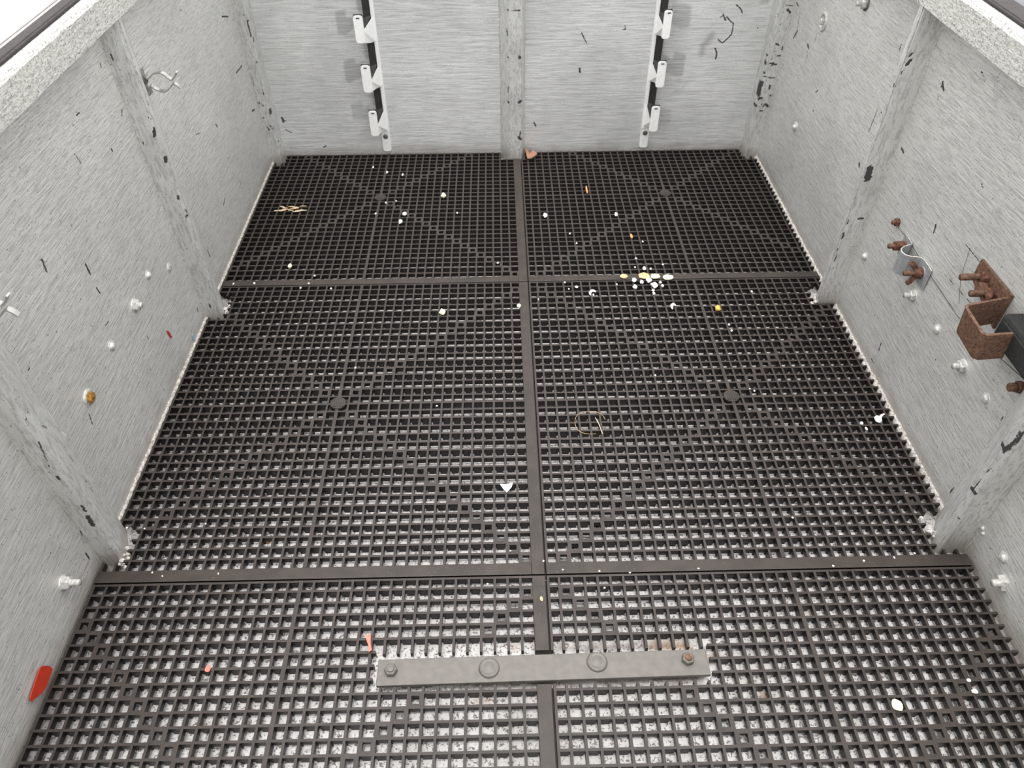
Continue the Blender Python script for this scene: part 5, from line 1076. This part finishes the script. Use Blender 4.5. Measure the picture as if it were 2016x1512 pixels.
# ------------------------------------------------------------------ litter
DCOL = {'white': (0.85, 0.84, 0.82), 'cream': (0.82, 0.75, 0.52), 'tan': (0.62, 0.42, 0.22), 'tan2': (0.74, 0.62, 0.42), 'orange': (0.72, 0.28, 0.12), 'rustorange': (0.50, 0.15, 0.03),
        'corn': (0.75, 0.42, 0.08), 'coral': (0.80, 0.16, 0.12), 'red': (0.50, 0.035, 0.012), 'darkred': (0.40, 0.025, 0.012), 'blue': (0.30, 0.42, 0.52), 'leafpink': (0.36, 0.19, 0.12)}
DM = {k: simple('litter_' + k, v, 0.6, 0.0, 0.12, 180, 0.2) for k, v in DCOL.items()}

def flat_piece(outline, c, th, m, name, axis='Z', curl=0.0, ang=0.0):
    """a thin curled piece with real thickness, lying on the mat (Z) or against a side wall (L)"""
    mb = MB()
    n = len(outline)
    ca, sa = math.cos(ang), math.sin(ang)
    top, bot = [], []
    for u, v in [(0, 0)] + list(outline):
        h = curl * (u * u + v * v)
        a, b = u * ca - v * sa, u * sa + v * ca
        if axis == 'Z':
            top.append((c[0] + a, c[1] + b, c[2] + th + h)); bot.append((c[0] + a, c[1] + b, c[2] + h))
        else:
            top.append((c[0] + th + h, c[1] + a, c[2] + b)); bot.append((c[0] + h, c[1] + a, c[2] + b))
    vs = top + bot
    k = n + 1
    fs = []
    for i in range(n):
        j = (i + 1) % n
        fs += [(0, 1 + i, 1 + j), (k, k + 1 + j, k + 1 + i), (1 + i, k + 1 + i, k + 1 + j, 1 + j)]
    mb.add(vs, fs)
    return obj(name, mb, m)

seed = 0
for kind, c, w, h, colr, lab, cat, ang, grp in DEBRIS:
    seed += 1
    rg = random.Random(seed)
    m = DM[colr]
    if kind in ('white_crumb', 'cream_crumb', 'corn_kernel', 'white_speck'):
        zz = max(0.0007, min(w, h) * .35)
        mb = MB().blob((c[0], c[1], c[2] + zz * .9), w * .44, max(h * .44, w * .3), zz, seed, 7 if kind == 'white_speck' else 10, 4 if kind == 'white_speck' else 5, .36)
        o = obj(kind, mb, m, smooth=kind == 'corn_kernel')
    elif kind in ('seed_husk', 'cream_wedge', 'white_blob'):
        mb = MB().blob((c[0], c[1], c[2] + .002), w / 2, h / 2, .0022, seed, 12, 6, .12)
        if kind == 'white_blob':
            mb = MB().blob((c[0] - w * .2, c[1] - h * .12, c[2] + .002), w * .32, h * .38, .0025, seed, 12, 6, .1)
            mb.tube([(c[0], c[1], c[2] + .002), (c[0] + w * .3, c[1] + h * .3, c[2] + .002), (c[0] + w * .55, c[1] + h * .42, c[2] + .002)], [.002, .0014, .0011], 7)
        o = obj({'cream_wedge': 'peel_wedge', 'white_blob': 'bird_dropping'}.get(kind, kind), mb, m)
    elif kind == 'curled_peel':
        mb = MB()
        pts = [(c[0] + w * (.5 * math.cos(q)), c[1] + h * (.5 * math.sin(q)), c[2] + .0018) for q in [0.6 + i * .45 for i in range(8)]]
        mb.tube(pts, [.0009, .0015, .002, .0022, .0022, .002, .0015, .0008], 7)
        o = obj(kind, mb, m, smooth=True)
    else:
        if kind == 'white_triangle':
            ol = [(-w * .5, h * .42), (-w * .1, h * .36), (w * .5, h * .5), (w * .42, h * .1), (w * .02, -h * .55), (-w * .25, -h * .1)]
            o = flat_piece(ol, (c[0], c[1], .0006), .0012, m, 'shell_piece', 'Z', 8.0)
        elif kind == 'leaf_scrap':
            ol = [(-w * .5, h * .5), (-w * .1, h * .32), (w * .1, h * .5), (w * .5, h * .2), (w * .34, -h * .5), (w * .12, -h * .22), (-w * .1, -h * .3), (-w * .28, h * .1)]
            o = flat_piece(ol, (c[0], c[1] - .004, .0008), .001, m, 'leaf_scrap', 'Z', 25.0, -.25)
        elif kind == 'red_leaf':
            ol = [(0.0088, 0.0102), (0.0127, 0.0044), (0.0153, -0.0018), (0.0151, -0.008), (0.0101, -0.009), (0.0008, -0.0103), (-0.007, -0.0081), (-0.0137, -0.002), (-0.0188, 0.0019), (-0.0173, 0.006), (-0.0069, 0.0076), (0.0011, 0.0091)]
            o = flat_piece(ol, (-0.4640, -0.1066, 0.0135), .0009, m, 'red_leaf', 'L', 2.0, 0.0)
        elif kind == 'red_flake' and colr == 'darkred':
            ol = [(0, h * .5), (w * .35, h * .3), (w * .4, -h * .05), (w * .1, -h * .5), (-w * .3, -h * .35), (-w * .3, h * .2)]
            o = flat_piece(ol, (XL + .0004, c[1], c[2]), .0008, m, 'red_flake', 'L', 3.0, 0.25)
        elif kind == 'blue_flake':
            ol = [(0, h * .5), (w * .4, h * .3), (w * .5, -h * .3), (0, -h * .45), (-w * .4, -h * .1)]
            o = flat_piece(ol, (XL + .0008, c[1], c[2] + .003), .0008, m, 'blue_flake', 'L', 3.0, 0.25)
        elif kind == 'red_flake' and h > .012:
            ol = [(-w * .55, h * .45), (-w * .1, h * .38), (w * .35, h * .48), (w * .3, 0), (w * .55, -h * .4), (w * .1, -h * .5), (-w * .05, -h * .1)]
            o = flat_piece(ol, (c[0], c[1], .0007), .001, m, 'red_flake', 'Z', 16.0, 0.1)
        else:
            k = rg.randint(6, 8)
            ol = [(w * .5 * math.cos(2 * math.pi * i / k) * rg.uniform(.75, 1.1), h * .5 * math.sin(2 * math.pi * i / k) * rg.uniform(.75, 1.1)) for i in range(k)]
            o = flat_piece(ol, (c[0], c[1], c[2] + (.0006 if c[2] > -.005 else .0005)), .0009, m, kind, 'Z', 6.0, ang)
    tag(o, lab, cat, grp)

t = thing('straw_smear', 'straw coloured crushed chaff on the far left mat near the left wall', 'chaff', (-0.40, 0.716, 0.0))
rg = random.Random(5)
for k in range(26):
    mb = MB()
    row = rg.choice((54, 54, 55, 54))
    yy = row * P + rg.uniform(-.0012, .0012) if rg.random() < .75 else rg.uniform(.705, .725)
    xx = rg.uniform(-.424, -.377) if yy > .706 else rg.uniform(-.41, -.39)
    L = rg.uniform(.003, .007)
    a = rg.uniform(-.35, .35)
    mb.tube([(xx - L * math.cos(a), yy - L * math.sin(a) * .3, .0010), (xx, yy, .0014), (xx + L * math.cos(a), yy + L * math.sin(a) * .3, .0009)], [.0004, .0010, .0004], 5)
    part('straw', mb, DM['tan2'] if k % 2 else DM['tan'], t)
t = thing('fibre_loop', 'thin looping straw fibre on the middle right mat', 'fibre', (0.066, 0.21, 0.0))
mb = MB(); mb.tube([(0.066 + .019 * math.cos(q), 0.209 + .020 * math.sin(q), .0010 + .0012 * math.sin(3 * q)) for q in [0.2 + i * .25 for i in range(20)]] , .00022, 4)
part('strand', mb, DM['tan'], t)
mb = MB(); mb.tube([(0.073, 0.217, .001), (0.076, 0.205, .0022), (0.079, 0.190, .001)], .0004, 5)
part('stalk', mb, DM['tan2'], t)
